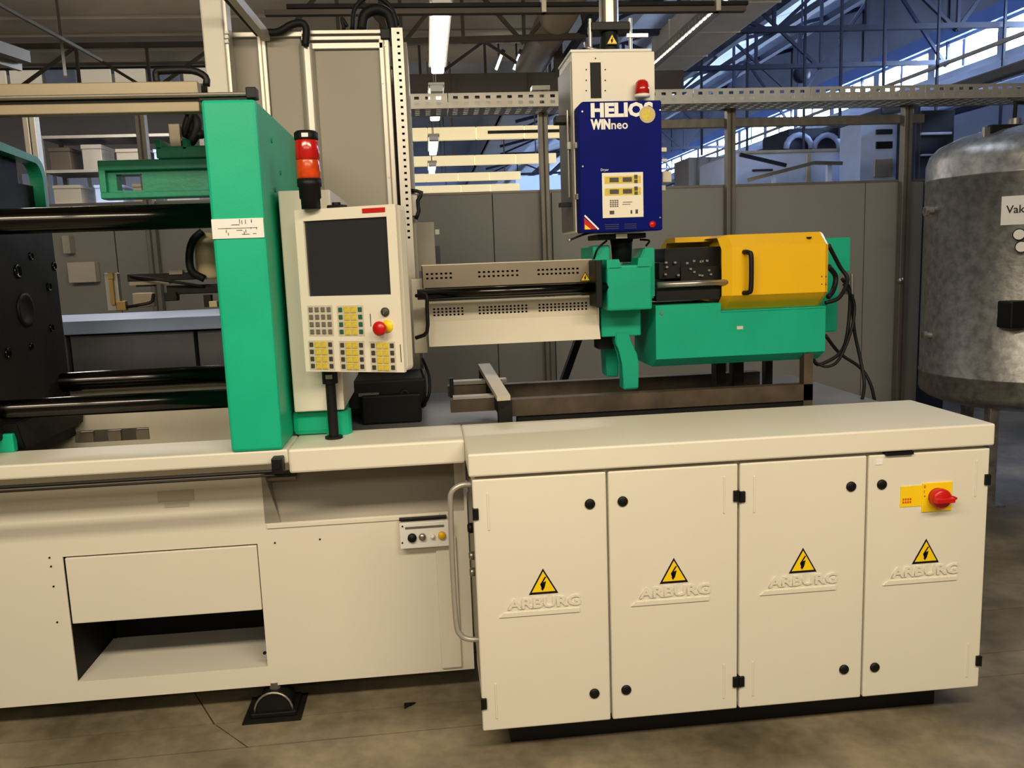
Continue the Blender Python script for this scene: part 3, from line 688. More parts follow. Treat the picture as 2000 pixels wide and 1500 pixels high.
# ================================================================== INJECTION UNIT
def injection():
    t = thing('injection_unit', 'green injection carriage with perforated barrel guards on the steel rails', 'injection unit', (1.0, .75, 1.05))
    Y = .62
    def holes(px0, px1, rows, n, YY, s=.0042):
        o = []
        for py in rows:
            for k in range(n):
                p = P(px0+(px1-px0)*k/(n-1), py-(px0+(px1-px0)*k/(n-1)-px0)*.03, YY); o.append((p.x-s, p.x+s, p.z-s, p.z+s))
        return o
    # regularise rows to straight world lines
    def grid(px0, px1, py, n, rows, dz, YY, s=.0038):
        a, b_ = P(px0, py, YY), P(px1, py, YY); z = P((px0+px1)/2, py, YY).z; o = []
        for r in range(rows):
            for k in range(n):
                x = a.x+(b_.x-a.x)*k/(n-1); zz = z-r*dz; o.append((x-s, x+s, zz-s, zz+s))
        return o
    x0, x1 = P(824, 540, Y).x, P(1164, 530, Y).x
    zt, zb = P(1000, 513, Y).z, P(1000, 556, Y).z
    zrow = P(980, 530, Y).z
    H = []
    for (p0, p1, n) in ((834, 880, 6), (936, 1010, 9), (1052, 1128, 10)):
        for h in grid(p0, p1, 528, n, 2, .015, Y): H.append((h[0], h[1], zrow+.000-(0 if h is None else 0)+((h[2]+h[3])/2-zrow)*0-.0038, 0))
    H = []
    for (p0, p1, n) in ((834, 880, 6), (936, 1010, 9), (1052, 1128, 10)):
        a, b_ = P(p0, 530, Y).x, P(p1, 530, Y).x
        for r in range(2):
            for k in range(n):
                x = a+(b_-a)*k/(n-1); zz = zrow-r*.016; H.append((x-.0045, x+.0045, zz-.0035, zz+.0035))
    m = MB(); m.plate(x0, x1, zb, zt, H, lambda u, v, o: (u, Y+o, v), .002); m.box(x0, x1, Y, .95, zt, zt+.003, m=1); m.box(x0, x0+.003, Y, .95, zb, zt)
    m.build('upper_barrel_guard', ['browngrey', 'beige'], t)
    tr = P(1143, 540, Y-.002); warning(tr.x, tr.z, .040, Y-.001, t)
    MB().box(x0+.01, x1, .66, .9, zb-.05, zt-.02).build('barrel_core', 'oily', t)
    # lower guard
    xa, xb = P(836, 625, Y).x, P(1168, 615, Y).x
    z1, zm, z0 = P(1000, 583, Y).z, P(1000, 622, Y).z, P(1000, 668, Y).z
    H = []; zr = P(990, 598, Y).z
    for (p0, p1, n) in ((848, 903, 8), (937, 1028, 13), (1054, 1145, 13)):
        a, b_ = P(p0, 605, Y).x, P(p1, 605, Y).x
        for r in range(3):
            for k in range(n):
                x = a+(b_-a)*k/(n-1); zz = zr-r*.0115; H.append((x-.0040, x+.0040, zz-.0033, zz+.0033))
    def fold(u, v, o):
        yy = Y if v >= zm else Y-(zm-v)*.55
        return (u, yy+o, v)
    H2 = H+[]
    m = MB(); m.plate(xa, xb, zm, z1, H, lambda u, v, o: (u, Y+o, v), .002)
    m.prism([(Y, zm), (Y+.002, zm), (Y-.036, z0), (Y-.040, z0)], 'x', xa, xb); m.box(xb-.004, xb, Y-.02, .95, z0, z1); m.box(xa+.005, xb-.01, Y+.03, Y+.04, zm, z1-.005, m=1); m.box(xa, xb, Y-.036, .9, z0, z0+.003)  # black sheet added behind the guard to darken its holes
    m.build('lower_barrel_guard', ['beige', 'rubber'], t)
    # guide rod in front
    p0 = P(815, 575, .52); p1 = P(1170, 562, .52); z = (p0.z+p1.z)/2
    m = MB(); m.lathe([(.019, p0.x), (.019, p1.x+.05)], (0, .52, z), 24, axis='x'); m.build('guide_rod', 'chromedk', t)
    m = MB(); a = P(1160, 560, .52).x; m.box(a+.002, a+.026, .49, .64, P(1170, 600, .52).z, P(1170, 508, .52).z, bev=.004); m.build('rod_clamp', 'black', t)
    m = MB(); m.tube([P(812, 578, .50), P(832, 576, .48), P(834, 600, .48), P(834, 648, .48), P(812, 660, .50)], .007, sub=3); m.build('hinge_bracket', 'black', t)
    m = MB(); m.rect(806, 545, 832, 690, .66, .12, bev=.004); m.build('guard_post', 'beige', t)
    # feed block with ears
    Yb = .50
    x0, x1, z0, z1 = RC(1186, 512, 1274, 606, Yb)
    m = MB(); m.box(x0, x1, Yb, .75, z0, z1-.01, bev=.008)
    m.prism([(x1-.02, z0+.02), (x1+.03, z0+.04), (x1+.03, z1+.05), (x1-.01, z1+.05), (x1-.03, z1)], 'y', Yb+.07, .85, bev=.005)
    m.box(x0-.03, x0+.035, Yb+.10, .85, z0+.02, z1+.065, bev=.006)
    m.prism([(x0, z1-.02), (x0+.055, z1-.02), (x0+.045, z1+.012), (x0, z1+.012)], 'y', Yb, Yb+.1); m.prism([(x1-.055, z1-.02), (x1, z1-.02), (x1, z1+.015), (x1-.05, z1+.015)], 'y', Yb, Yb+.1)
    m.build('feed_block', 'green_dim', t)
    a, b_, c, d = RC(1174, 600, 1252, 657, .62)
    m = MB(); m.box(a, b_, .62, .92, c, d+.03, bev=.005); m.build('lower_block', 'green_dim', t)
    # curved foot
    f = [P(q[0], q[1], .60) for q in ((1204, 650), (1232, 650), (1232, 668), (1246, 690), (1250, 712), (1249, 760), (1219, 762), (1219, 712), (1214, 690), (1204, 672))]
    m = MB(); m.prism([(p.x, p.z) for p in f], 'y', .615, .68, bev=.004); m.build('carriage_foot', 'green_dim', t)
    f = [P(q[0], q[1], .78) for q in ((1180, 680), (1206, 676), (1206, 735), (1184, 735))]
    m = MB(); m.prism([(p.x, p.z) for p in f], 'y', .76, .86, bev=.004); m.build('rear_foot', 'green_dim', t)
    a, b_, c, d = RC(1170, 655, 1205, 682, .70); MB().box(a, b_, .70, .8, c, d).build('spacer', 'oily', t)
    # drive housing: green tub
    Yf = .55
    x0, x1 = P(1281, 640, Yf).x, P(1612, 640, Yf).x
    zt, zb = P(1445, 590, Yf).z, P(1445, 694, Yf).z
    prof = [(Yf, zb), (Yf+.06, zb-.035), (.84, zb-.035), (.88, zb), (.88, zt), (Yf, zt)]
    b2 = P(1408, 600, Yf).x; zt2 = P(1515, 602, Yf).z
    m = MB(); m.prism(prof, 'x', x0, b2); m.prism([(y_, zt2 if z_ == zt else z_) for y_, z_ in prof], 'x', b2, x1)
    m.build('drive_tub', 'green_dim', t)
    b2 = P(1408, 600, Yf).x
    MB().box(b2, x1-.006, Yf-.003, Yf+.01, zt2-.006, zt2).build('tub_rim', 'green_dim', t)
    p = P(1445, 640, Yf); MB().box(p.x-.012, p.x+.012, Yf-.0015, Yf, p.z-.006, p.z+.006).build('logo_plate', 'beige', t)
    p = P(1292, 612, Yf); MB().cyl((p.x, Yf-.003, p.z), (p.x, Yf, p.z), .006, seg=10).build('screw', 'steel', t)
    # yellow cover
    Yc = .54
    x0, x1 = P(1414, 530, Yc).x, P(1620, 520, Yc).x
    z0, z1 = P(1515, 601, Yc+.07).z, P(1515, 455, Yc).z
    zc = P(1515, 574, Yc).z
    prof = [(Yc+.07, z0), (Yc, zc), (Yc, z1-.045), (Yc+.05, z1), (.88, z1), (.94, z1-.04), (.94, z0)]
    m = MB(); m.prism(prof, 'x', x0+.032, x1-.016)
    # bevelled front end
    def ring(x, s): return [(x, Yc+(y-Yc)+(s if y < .7 else -s), z-(s*.4 if z > 1.55 else -s*.0)) for y, z in prof]
    for xa_, xb_, sa, sb in ((x0+.032, x0, 0, .025), (x1-.016, x1, 0, .012)):
        tt = bmesh.new(); A_ = [tt.verts.new(v) for v in ring(xa_, sa)]; B_ = [tt.verts.new(v) for v in ring(xb_, sb)]
        n = len(A_)
        for i in range(n): tt.faces.new((A_[i], A_[(i+1) % n], B_[(i+1) % n], B_[i]))
        if xb_ > xa_: tt.faces.new(B_)
        m._in(tt, 0)
    m.prism([(.76, z1-.02), (.88, z1-.02), (.90, z1-.05), (.94, z1-.06), (.94, z1-.10), (.96, z1-.10), (.96, z1-.03), (.88, z1), (.76, z1)], 'x', x0-.12, x0+.035)
    m.build('yellow_cover', 'yellow', t)
    hx = P(1460, 530, Yc).x; ha, hb = P(1455, 492, Yc).z, P(1455, 572, Yc).z
    m = MB(); m.tube([(hx-.014, Yc, ha), (hx-.006, Yc-.028, ha-.003), (hx, Yc-.035, ha-.02), (hx, Yc-.035, hb+.02), (hx-.006, Yc-.028, hb+.003), (hx-.014, Yc, hb)], .009, 10, sub=4); m.build('cover_handle', 'black', t)
    p = P(1580, 464, Yc+.02); MB().box(p.x-.007, p.x+.007, Yc+.012, Yc+.03, p.z-.003, p.z+.003).build('cover_latch', 'black', t)
    for px, py in ((1605, 540), (1613, 540), (1605, 555), (1613, 555)):
        p = P(px, py, Yc); MB().cyl((p.x, Yc-.001, p.z), (p.x, Yc+.003, p.z), .0028, seg=8).build('vent_hole', 'brown', t)
    # black mechanism
    m = MB(); m.rect(1298, 483, 1408, 560, .66, .2, bev=.004); m.rect(1287, 512, 1330, 545, .62, .1, bev=.003); m.rect(1330, 520, 1408, 548, .61, .05); m.rect(1282, 562, 1410, 586, .58, .25)
    m.build('screw_drive', 'rubber', t)
    m = MB()
    random.seed(5)
    for k in range(16):
        px, py = 1300+random.random()*90, 505+random.random()*35; p = P(px, py, .605)
        m.box(p.x-.005, p.x+.004, .602, .615, p.z-.004, p.z+.003)
    m.build('drive_fitting', 'steel', t)
    z = P(1350, 554, .56).z; m = MB(); m.lathe([(.0115, P(1284, 555, .56).x), (.0115, P(1428, 552, .56).x)], (0, .56, z), 18, axis='x'); m.build('spindle', 'steel', t)
    # green end plate
    qa = RC(1618, 464, 1661, 532, .885); qb = RC(1618, 525, 1636, 648, .885)
    MB().prism([(x1-.10, qb[2]), (qb[1], qb[2]), (qb[1], qa[2]), (qa[1], qa[2]), (qa[1], qa[3]), (x1-.10, qa[3])], 'y', .885, .925, bev=.004).build('end_plate', 'green_dim', t)
    return t
injection()
# hoses at the right end
hoses = [([(1618, 478), (1640, 520), (1655, 545), (1640, 580), (1612, 592)], .62, .008, 'black thick cable looping out of the yellow cover end'),
         ([(1645, 545), (1660, 570), (1655, 650), (1640, 690), (1600, 712), (1588, 700)], .66, .007, 'black hose bowing under the green tub end'),
         ([(1648, 555), (1668, 590), (1664, 640), (1640, 700), (1615, 716), (1588, 706)], .64, .006, 'outer black hose bowing under the green tub end'),
         ([(1612, 655), (1640, 690), (1680, 718), (1700, 750), (1712, 800)], .76, .007, 'black cable crossing down to the lower right behind the lid'),
         ([(1664, 560), (1668, 640), (1680, 700), (1688, 750), (1680, 800)], .72, .007, 'black hose hanging straight down behind the lid'),
         ([(1618, 520), (1632, 540), (1628, 565), (1618, 580)], .60, .010, 'short black corrugated hose at the yellow cover end')]
for pts, Y, r, lab in hoses:
    m = MB(); m.tube([P(x, y, Y+.03*math.sin(i*1.3)) for i, (x, y) in enumerate(pts)], r); tag(m.build('hose', 'rubber'), lab, 'hose', 'hoses at the injection unit end')
t = thing('hose_coupling', 'pair of steel hose couplings beside the green end plate', 'coupling', P(1660, 570, .72))
for px in (1653, 1664):
    p = P(px, 535, .72); q = P(px, 575, .72); MB().cyl(q, p, .008, seg=12).build('coupler', 'steel', t)

# ================================================================== MATERIAL DRYER
def dryer():
    Yw = .58
    t = thing('material_dryer', 'tall cream material dryer housing with slot and red beacon above the injection unit', 'dryer', (.7, .7, 1.7))
    x0, x1 = P(1117, 145, Yw).x, P(1279, 145, Yw).x
    zt = P(1198, 101, Yw).z; zb = P(1198, 452, Yw).z
    m = MB(); m.box(x0, x1, Yw, .86, zb, zt, bev=.004); m.build('housing', 'cream', t)
    MB().box(x0-.006, x0-.0005, Yw+.008, .86, zb+.01, zt-.03, bev=.001).build('side_shade_sheet', 'post', t)  # added grey sheet, its colour darkens the less lit left side
    m = MB(); m.box(x0-.004, x1-.01, Yw-.0, .86, zt, zt+.010, bev=.003); m.build('lid', 'white', t)
    a, b_, c, d = RC(1153, 122, 1174, 192, Yw)
    m = MB(); m.box(a, b_, Yw-.001, Yw+.004, c, d); m.build('sight_slot', 'rubber', t)
    for px, py in ((1145, 136), (1145, 157), (1145, 177), (1182, 136), (1182, 157), (1182, 177), (1163, 114)):
        p = P(px, py, Yw); MB().cyl((p.x, Yw-.002, p.z), (p.x, Yw, p.z), .0025, seg=8).build('screw', 'black', t)
    # beacon
    p = P(1252, 192, Yw-.015); z = P(1252, 188, Yw).z; z2 = P(1252, 160, Yw).z; r = .026
    MB().lathe([(r+.002, z-.01), (r+.002, z), (.0001, z)], (p.x, Yw-.03, 0), 24).build('beacon_base', 'white', t)
    MB().lathe([(r, z), (r, z+.02), (r-.004, z2-.008), (r-.012, z2), (.0001, z2+.001)], (p.x, Yw-.03, 0), 24).build('beacon_lens', 'redlens', t)
    # left side hardware: rod, latches, arm
    xl = x0-.002
    m = MB(); m.cyl((xl-.012, .62, P(1120, 215, .62).z), (xl-.012, .62, P(1120, 385, .62).z), .005, seg=10); m.build('side_rod', 'steel', t)
    m = MB(); m.rect(1085, 225, 1118, 240, .62, .06, bev=.003); m.rect(1095, 395, 1130, 403, .62, .05); m.build('side_arm', 'black', t)
    m = MB(); m.rect(1108, 276, 1122, 292, .61, .03, bev=.002); m.build('latch', 'steel', t)
    # loader on top
    cx = P(1189, 20, .7).x
    m = MB(); zz = zt+.01
    m.cyl((cx, .7, zz+.10), (cx, .7, zz+.6), .036, seg=24); m.build('loader_tube', 'steel', t)
    m = MB(); m.box(cx-.075, cx+.07, .66, .74, zz+.085, zz+.115, bev=.003); m.build('clamp_ring', 'black', t)
    for dx in (-.075, .075): MB().cyl((cx+dx, .68, zz), (cx+dx, .68, zz+.13), .007, seg=10).build('stand_rod', 'steel', t)
    MB().box(cx+.06, cx+.14, .67, .685, zz+.062, zz+.075).build('side_pin', 'steel', t)
    m = MB(); m.cyl((cx, .7, zz), (cx, .7, zz+.09), .042, r1=.030); m.build('neck', 'oily', t)
    warning(cx+.0, zz+.052, .045, .655, t)
    m = MB(); m.tube([(cx+.10, .72, zz+.02), (cx+.02, .66, zz+.006), (cx-.09, .62, zz+.012), (cx-.10, .66, zz+.04)], .006); m.build('clear_hose', 'steel', t)
dryer()
def blue_box():
    Y = .50
    t = thing('dryer_control_box', 'dark blue dryer control box lettered HELIOS with cream display panel', 'control box', P(1212, 455, .54))
    x0, x1 = P(1131, 325, Y).x, P(1293, 325, Y).x; zt, zb = P(1212, 197, Y).z, P(1212, 452, Y).z
    c = .016
    m = MB(); m.prism([(x0, zb), (x1, zb), (x1, zt), (x0+c, zt), (x0, zt-c)], 'y', Y, Y+.075, bev=.003); m.build('door', 'blue', t)
    y = Y-.0005
    fn = lambda ox, oz: (lambda u, v, o: (ox+u, y-o, oz+v))
    p = P(1153, 228, Y); m = MB(); m.text('HELIOS', .063, fn(p.x, p.z), ext=.0006, bold=.0032, sx=1.10); m.build('brand_lettering', 'white', t); m = MB()
    p = P(1155, 252, Y); m.text('WIN', .045, fn(p.x, p.z), ext=.0006, bold=.0026, sx=.74)
    p = P(1193, 252, Y); m.text('neo', .043, fn(p.x, p.z), ext=.0006, bold=.0006, sx=.95)
    m.build('model_lettering', 'white', t); m = MB(); p = P(1173, 334, Y); m.text('Dryer', .012, fn(p.x, p.z), ext=.0003)
    m.build('small_lettering', 'white', t)
    x, z = P(1264, 224, Y).x, P(1264, 224, Y).z
    m = MB(); m.lathe([(.029, 0), (.029, -.0022), (.0001, -.0022)], (x, y, z), 28, m=1, axis='y', smooth=False); m.lathe([(.021, -.0022), (.021, -.003), (.0001, -.003)], (x-.002, y, z), 28, m=0, axis='y', smooth=False)
    m.build('round_sticker', ['padyel', 'tan'], t)
    # display panel
    a, b_, c0, d = RC(1176, 337, 1256, 425, Y)
    m = MB(); m.box(a, b_, Y-.004, Y, c0, d, bev=.001); m.build('display_panel', 'cream2', t)
    w, h = b_-a, d-c0
    def cell(u0, u1, v0, v1, mt, nm, yo=.0052):
        m = MB(); m.box(a+w*u0, a+w*u1, Y-yo, Y-.0035, d-h*v1, d-h*v0); m.build(nm, mt, t)
    cell(.06, .94, .08, .24, 'padyel', 'display_strip'); cell(.06, .94, .34, .50, 'padyel', 'display_strip')
    for v in (.11, .37):
        cell(.18, .40, v, v+.10, 'keydark', 'digit_window', .0062); cell(.50, .72, v, v+.10, 'keydark', 'digit_window', .0062)
        cell(.78, .86, v-.05, v+.04, 'keydark', 'arrow_key', .0062); cell(.78, .86, v+.06, v+.13, 'keydark', 'arrow_key', .0062)
    for i in range(4):
        for j in range(4): cell(.18+i*.055, .22+i*.055, .60+j*.043, .63+j*.043, 'keygrey', 'key')
    cell(.50, .72, .65, .665, 'keygrey', 'print_line'); cell(.48, .68, .70, .712, 'keygrey', 'print_line')
    cell(.17, .28, .84, .92, 'keydark', 'symbol'); cell(.68, .72, .84, .92, 'keydark', 'symbol'); cell(.80, .86, .83, .92, 'keydark', 'symbol')
    p = P(1274, 438, Y); MB().lathe([(.012, 0), (.012, -.005), (.0001, -.006)], (p.x, Y, p.z), 20, axis='y').build('red_button', 'red', t)
    q0, q1 = P(1150, 448, Y), P(1150, 425, Y)
    m = MB(); x = P(1141, 440, Y).x; m.prism([(x, q0.z), (x+.045, q0.z), (x, q1.z)], 'y', y-.001, y, m=0); m.prism([(x+.002, q0.z), (x+.024, q0.z), (x+.002, q0.z+.018)], 'y', y-.002, y-.001, m=2)
    m.bar((x+.002, y-.001, q1.z+.008), (x+.052, y-.001, q0.z-.001), .001, .006, m=1); m.build('corner_label', ['red', 'white', 'signyel'], t)
    m = MB(); p = P(1182, 440, Y)
    for k in range(3): m.box(p.x, p.x+.05, y-.0005, y+.0002, p.z-k*.007, p.z-k*.007+.003); m.box(p.x+.07, p.x+.115, y-.0005, y+.0002, p.z-k*.007, p.z-k*.007+.003)
    m.build('fine_print', 'truss', t)
    for px, py in ((1137, 218), (1289, 215), (1138, 325), (1289, 425)):
        p = P(px, py, Y); MB().cyl((p.x, Y-.003, p.z), (p.x, Y, p.z), .003, seg=8).build('screw', 'steel', t)
    m = MB(); m.box(x0-.006, x0, .53, .56, zb+.12, zb+.14); m.box(x0-.006, x0, .53, .56, zb+.3, zb+.32); m.build('side_clip', 'steel', t)
    m = MB(); m.rect(1294, 334, 1312, 356, .55, .04, bev=.003); m.build('side_socket', 'beige', t)
    for q in ((1292, 288, 1302, 296), (1292, 310, 1303, 316), (1292, 362, 1300, 372)): MB().rect(*q, .54, .02).build('side_clip', 'steel', t)
blue_box()
def throat():
    t = thing('feed_throat', 'black feed throat with lever between blue box and green block', 'feed throat', P(1215, 515, .66))
    m = MB(); m.rect(1168, 456, 1262, 466, .56, .2, bev=.003); m.build('flange', 'oily', t)
    c = P(1214, 480, .66); z1, z0 = P(1214, 464, .66).z, P(1214, 512, .66).z
    m = MB(); m.lathe([(.045, z1), (.040, z1-.03), (.036, z0), (.0001, z0)], (c.x, .66, 0), 20); m.build('funnel', 'rubber', t)
    m = MB(); m.rect(1203, 455, 1226, 466, .54, .03, bev=.002); m.build('slide_plate', 'steel', t)
    m = MB(); m.tube([P(1165, 452, .56), P(1140, 458, .55), P(1112, 469, .54)], .004, sub=2); m.build('lever', 'black', t)
    p = P(1112, 469, .54); m = MB(); m.lathe([(.0001, -.008), (.007, -.004), (.007, .004), (.0001, .008)], p, 12); m.build('lever_knob', 'steel', t)
    m = MB(); m.tube([P(1185, 470, .6), P(1168, 485, .58), P(1160, 505, .6)], .004); m.tube([P(1250, 468, .6), P(1268, 470, .58), P(1262, 480, .6)], .004); m.build('wire', 'rubber', t)
throat()

# ================================================================== ROBOT ENCLOSURE BEHIND PLATEN
def enclosure():
    Y = 1.1
    t = thing('robot_enclosure', 'grey panelled robot enclosure with aluminium frame behind the green platen', 'enclosure', (-.4, 1.2, 1.0))
    def panel(x0, y0, x1, y1, yy=Y, mt='greycream', nm='panel'):
        m = MB(); m.rect(x0, y0, x1, y1, yy, .012, bev=.002); m.build(nm, mt, t)
    zb = 1.0
    def post(px, w, zt_py, mt='alu', yy=Y-.02, d=.045, z0=1.0):
        a, b_ = P(px-w/2, 200, yy).x, P(px+w/2, 200, yy).x
        m = MB(); m.box(a, b_, yy, yy+d, z0, P(px, zt_py, yy).z, bev=.003); m.box(a+(b_-a)*.42, a+(b_-a)*.58, yy-.001, yy, z0, P(px, zt_py, yy).z, m=1); m.build('frame_post', [mt, 'browngrey'], t)
    a = P(452, 150, Y).x; b_ = P(512, 150, Y).x
    for x0, x1, pt in ((452, 512, 72), (526, 592, 72)):
        xa, xb = P(x0, 160, Y).x, P(x1, 160, Y).x; MB().box(xa, xb, Y, Y+.012, 1.0, P(x0, pt, Y).z, bev=.002).build('panel', 'greycream', t)
    xa, xb = P(612, 240, Y).x, P(752, 240, Y).x; MB().box(xa, xb, Y, Y+.012, 1.0, P(680, 92, Y).z, bev=.002).build('panel', 'greycream', t)
    post(519, 16, 70)
    # rounded corner profile
    xc = P(604, 180, Y-.02).x; m = MB(); m.cyl((xc, Y, 1.0), (xc, Y, P(604, 88, Y).z), .032, seg=28); m.build('corner_profile', 'alu', t)
    post(756, 20, 75, 'alu')
    m = MB()
    for py0, py1 in ((58, 66), (70, 78), (83, 95)):
        q = RC(588, py0, 748, py1, Y-.02); m.box(q[0], q[1], Y-.02, Y+.02, q[2], q[3], bev=.002)
    m.build('top_rail', 'alu', t)
    q = RC(440, 62, 590, 72, Y-.02); MB().box(q[0], q[1], Y-.02, Y+.02, q[2], q[3], bev=.002).build('top_rail', 'alu', t)
    q = RC(743, 56, 762, 76, Y-.03); MB().box(q[0], q[1], Y-.035, Y+.02, q[2], q[3], bev=.003).build('corner_cap', 'black', t)
    # perforated strut
    yy = Y-.05; x0, x1 = P(772, 230, yy).x, P(795, 230, yy).x; zt, z0 = P(783, 54, yy).z, 1.0
    H = []; xm = x0+(x1-x0)*.62; z = zt-.02
    while z > 1.7: H.append((xm-.0055, xm+.0055, z-.0045, z+.0045)); z -= .0262
    m = MB(); m.plate(x0, x1, z0, zt, H, lambda u, v, o: (u, yy+o, v), .003); m.box(x0, x0+.003, yy, yy+.05, z0, zt); m.build('perforated_strut', 'alu', t)
    MB().box(x0+.004, x1, yy+.02, yy+.05, z0, zt).build('strut_core', 'black', t)
    for px, py in ((747, 162), (760, 346), (752, 89)):
        p = P(px, py, Y-.02); MB().cyl((p.x, Y-.024, p.z), (p.x, Y-.02, p.z), .004, seg=8).build('screw', 'steel', t)
    m = MB(); m.box(P(450, 100, Y).x, P(795, 100, Y).x, Y+.5, Y+.512, 1.0, 2.5); m.build('back_panel', 'greycream', t)
    m = MB(); m.box(P(780, 100, Y).x, P(795, 100, Y).x, Y+.012, Y+.5, 1.0, 2.5); m.build('side_panel', 'greycream', t)
enclosure()
# heavy corner post nearer the camera + slanting arm
def beam_post():
    t = thing('robot_column', 'cream square column rising out of frame behind the guide rail', 'column', (-.80, 1.0, 1.0))
    x0, x1 = P(397, 90, .95).x, P(428, 90, .95).x
    MB().box(x0, x1+.02, .95, 1.06, 1.0, 3.2, bev=.006).build('column_body', 'cream', t)
    MB().box(x1+.02, x1+.032, .97, 1.05, 1.0, 3.2).build('side_track', 'alu', t)
    for k in range(3):
        p = P(442, 65+k*9, .98); MB().box(p.x-.002, p.x+.012, .96, .98, p.z-.006, p.z+.004).build('terminal', 'white', t)
beam_post()
m = MB(); m.bar(P(520, 72, 1.05), P(440, -25, .70), .03, .035); tag(m.build('slanting_profile', 'alu'), 'slanting aluminium profile running up over the enclosure corner', 'profile')
m = MB(); m.bar(P(504, 66, 1.05), P(424, -25, .70), .016, .02); tag(m.build('slanting_profile', 'rubber'), 'thin dark bar beside the slanting aluminium profile', 'profile')
cab = [([(596, 90), (598, 60), (592, 46), (570, 48), (545, 62), (522, 64)], 1.05, .015, 'black cable bending over the rounded enclosure corner'),
       ([(706, 58), (712, 30), (735, 18), (758, 28), (768, 60)], 1.15, .022, 'thick black corrugated hose arching on the enclosure top'),
       ([(688, 58), (694, 15), (725, -8), (760, 10), (778, 50)], 1.2, .010, 'thin outer black hose arching over the thick one'),
       ([(672, 58), (668, 36), (678, 52)], 1.15, .008, 'short black cable stub beside the arching hoses')]
for pts, Y, r, lab in cab:
    m = MB(); m.tube([P(x, y, Y) for x, y in pts], r, 10); tag(m.build('cable', 'rubber'), lab, 'cable', 'cables on the enclosure top')
t = thing('junction_box', 'grey-beige junction box behind the barrel guard', 'box', P(830, 520, 1.3))
m = MB(); m.rect(812, 434, 850, 530, 1.3, .1, bev=.004); m.build('housing', 'greycream', t)
m = MB(); m.rect(850, 448, 858, 458, 1.32, .03); m.build('connector', 'steel', t)
m = MB(); m.rect(851, 480, 860, 515, 1.32, .03); m.build('plug', 'navy', t)
t = thing('wall_bracket', 'black angled cable bracket beside the perforated strut', 'bracket', P(815, 430, 1.1))
m = MB(); m.tube([P(800, 372, 1.08), P(824, 376, 1.08), P(816, 392, 1.08), P(818, 412, 1.08), P(812, 428, 1.08)], .008, sub=2); m.build('arm', 'black', t)
m = MB(); m.rect(803, 378, 816, 422, 1.1, .03, bev=.002); m.build('holder', 'steel', t)

# ================================================================== HALL: PARTITION, POSTS, TRAYS
YP = 3.2
t = thing('partition_wall', 'grey laminate partition wall of tall panels behind the machine', 'partition', (0, YP, 0))
xs = [-4.2, -3.1, -2.0, -1.2, -.55, .46, .86, 2.09, 3.09, 3.52]
for a, b_ in zip(xs[:-1], xs[1:]):
    MB().box(a+.003, b_-.003, YP, YP+.03, .08, 2.045, bev=.002).build('panel', 'part', t)
MB().box(-4.2, 3.53, YP-.004, YP+.034, 2.045, 2.06).build('top_cap', 'post', t)
MB().box(-4.2, 3.515, YP+.031, YP+.036, .08, 2.04).build('gap_light_stop', 'part', t)  # unseen sheet added to stop hall light showing through the panel gaps
posts = [(.81, 2.72, 'grey steel post left of the dryer'), (2.09, 2.58, 'grey steel post rising behind the yellow cover'), (3.35, 2.58, 'grey steel post beside the silver tank'), (-1.75, 2.72, 'grey steel post seen above the moving platen')]
for x, zt, lab in posts:
    q = thing('support_post', lab+', standing at the partition', 'post', (x, YP-.05, 0), 0, 'posts along the partition')
    MB().box(x-.03, x+.03, YP-.075, YP-.015, 0, zt, bev=.003).box(x-.006, x+.006, YP-.077, YP-.074, .05, zt-.02, m=1).build('shaft', ['post', 'brown'], q)
    MB().box(x-.06, x+.06, YP-.10, YP-.0, 0, .01).build('foot_plate', 'post', q)
    MB().box(x-.07, x+.05, YP-.09, YP-.005, zt-.03, zt, bev=.003).build('head_plate', 'tray', q)
    if x > 3: p = P(1758, 548, YP-.08); MB().lathe([(.02, 0), (.02, -.02), (.0001, -.025)], (p.x, YP-.075, p.z), 14, axis='y').build('knob', 'steel', q)
# perforated cable tray in sections
z0, z1 = 2.55, 2.64
k = 0; x = -.6; tn = ['leftmost section of the perforated cable tray behind the enclosure', 'cable tray section left of the dryer', 'cable tray section crossing behind the dryer', 'cable tray section right of the dryer', 'cable tray section above the yellow cover', 'cable tray section left of the tank', 'cable tray section above the silver tank']
traymesh = None
while x < 4.6:
    if traymesh is None:
        H = []
        for r in range(2):
            for c in range(11): H.append((.03+c*.068, .06+c*.068, .018+r*.036, .036+r*.036))
        m = MB(); m.plate(0, .78, 0, z1-z0, H, lambda u, v, o: (u, o, v), .003)
        H = [(.03+c*.068, .06+c*.068, .03+r*.06, .06+r*.06) for c in range(11) for r in range(4)]
        m.plate(0, .78, .0, .30, H, lambda u, v, o: (u, v, o), .003); m.box(0, .78, .297, .30, 0, z1-z0)
        traymesh = m.build('cable_tray', 'tray'); o = traymesh
        base = o.location.copy()
    else: o = copyp(traymesh)
    o.location = (x+.39, YP-.15, z0); tag(o, 'perforated zinc '+tn[k], 'cable tray', 'cable tray sections'); x += .785; k += 1
zr = P(1520, 238, YP).z
tag(MB().box(1.2, 3.5, YP-.016, YP+.03, zr-.03, zr+.03, bev=.004).build('rail_profile', 'post'), 'brown-grey rail running between posts below the cable tray', 'rail')
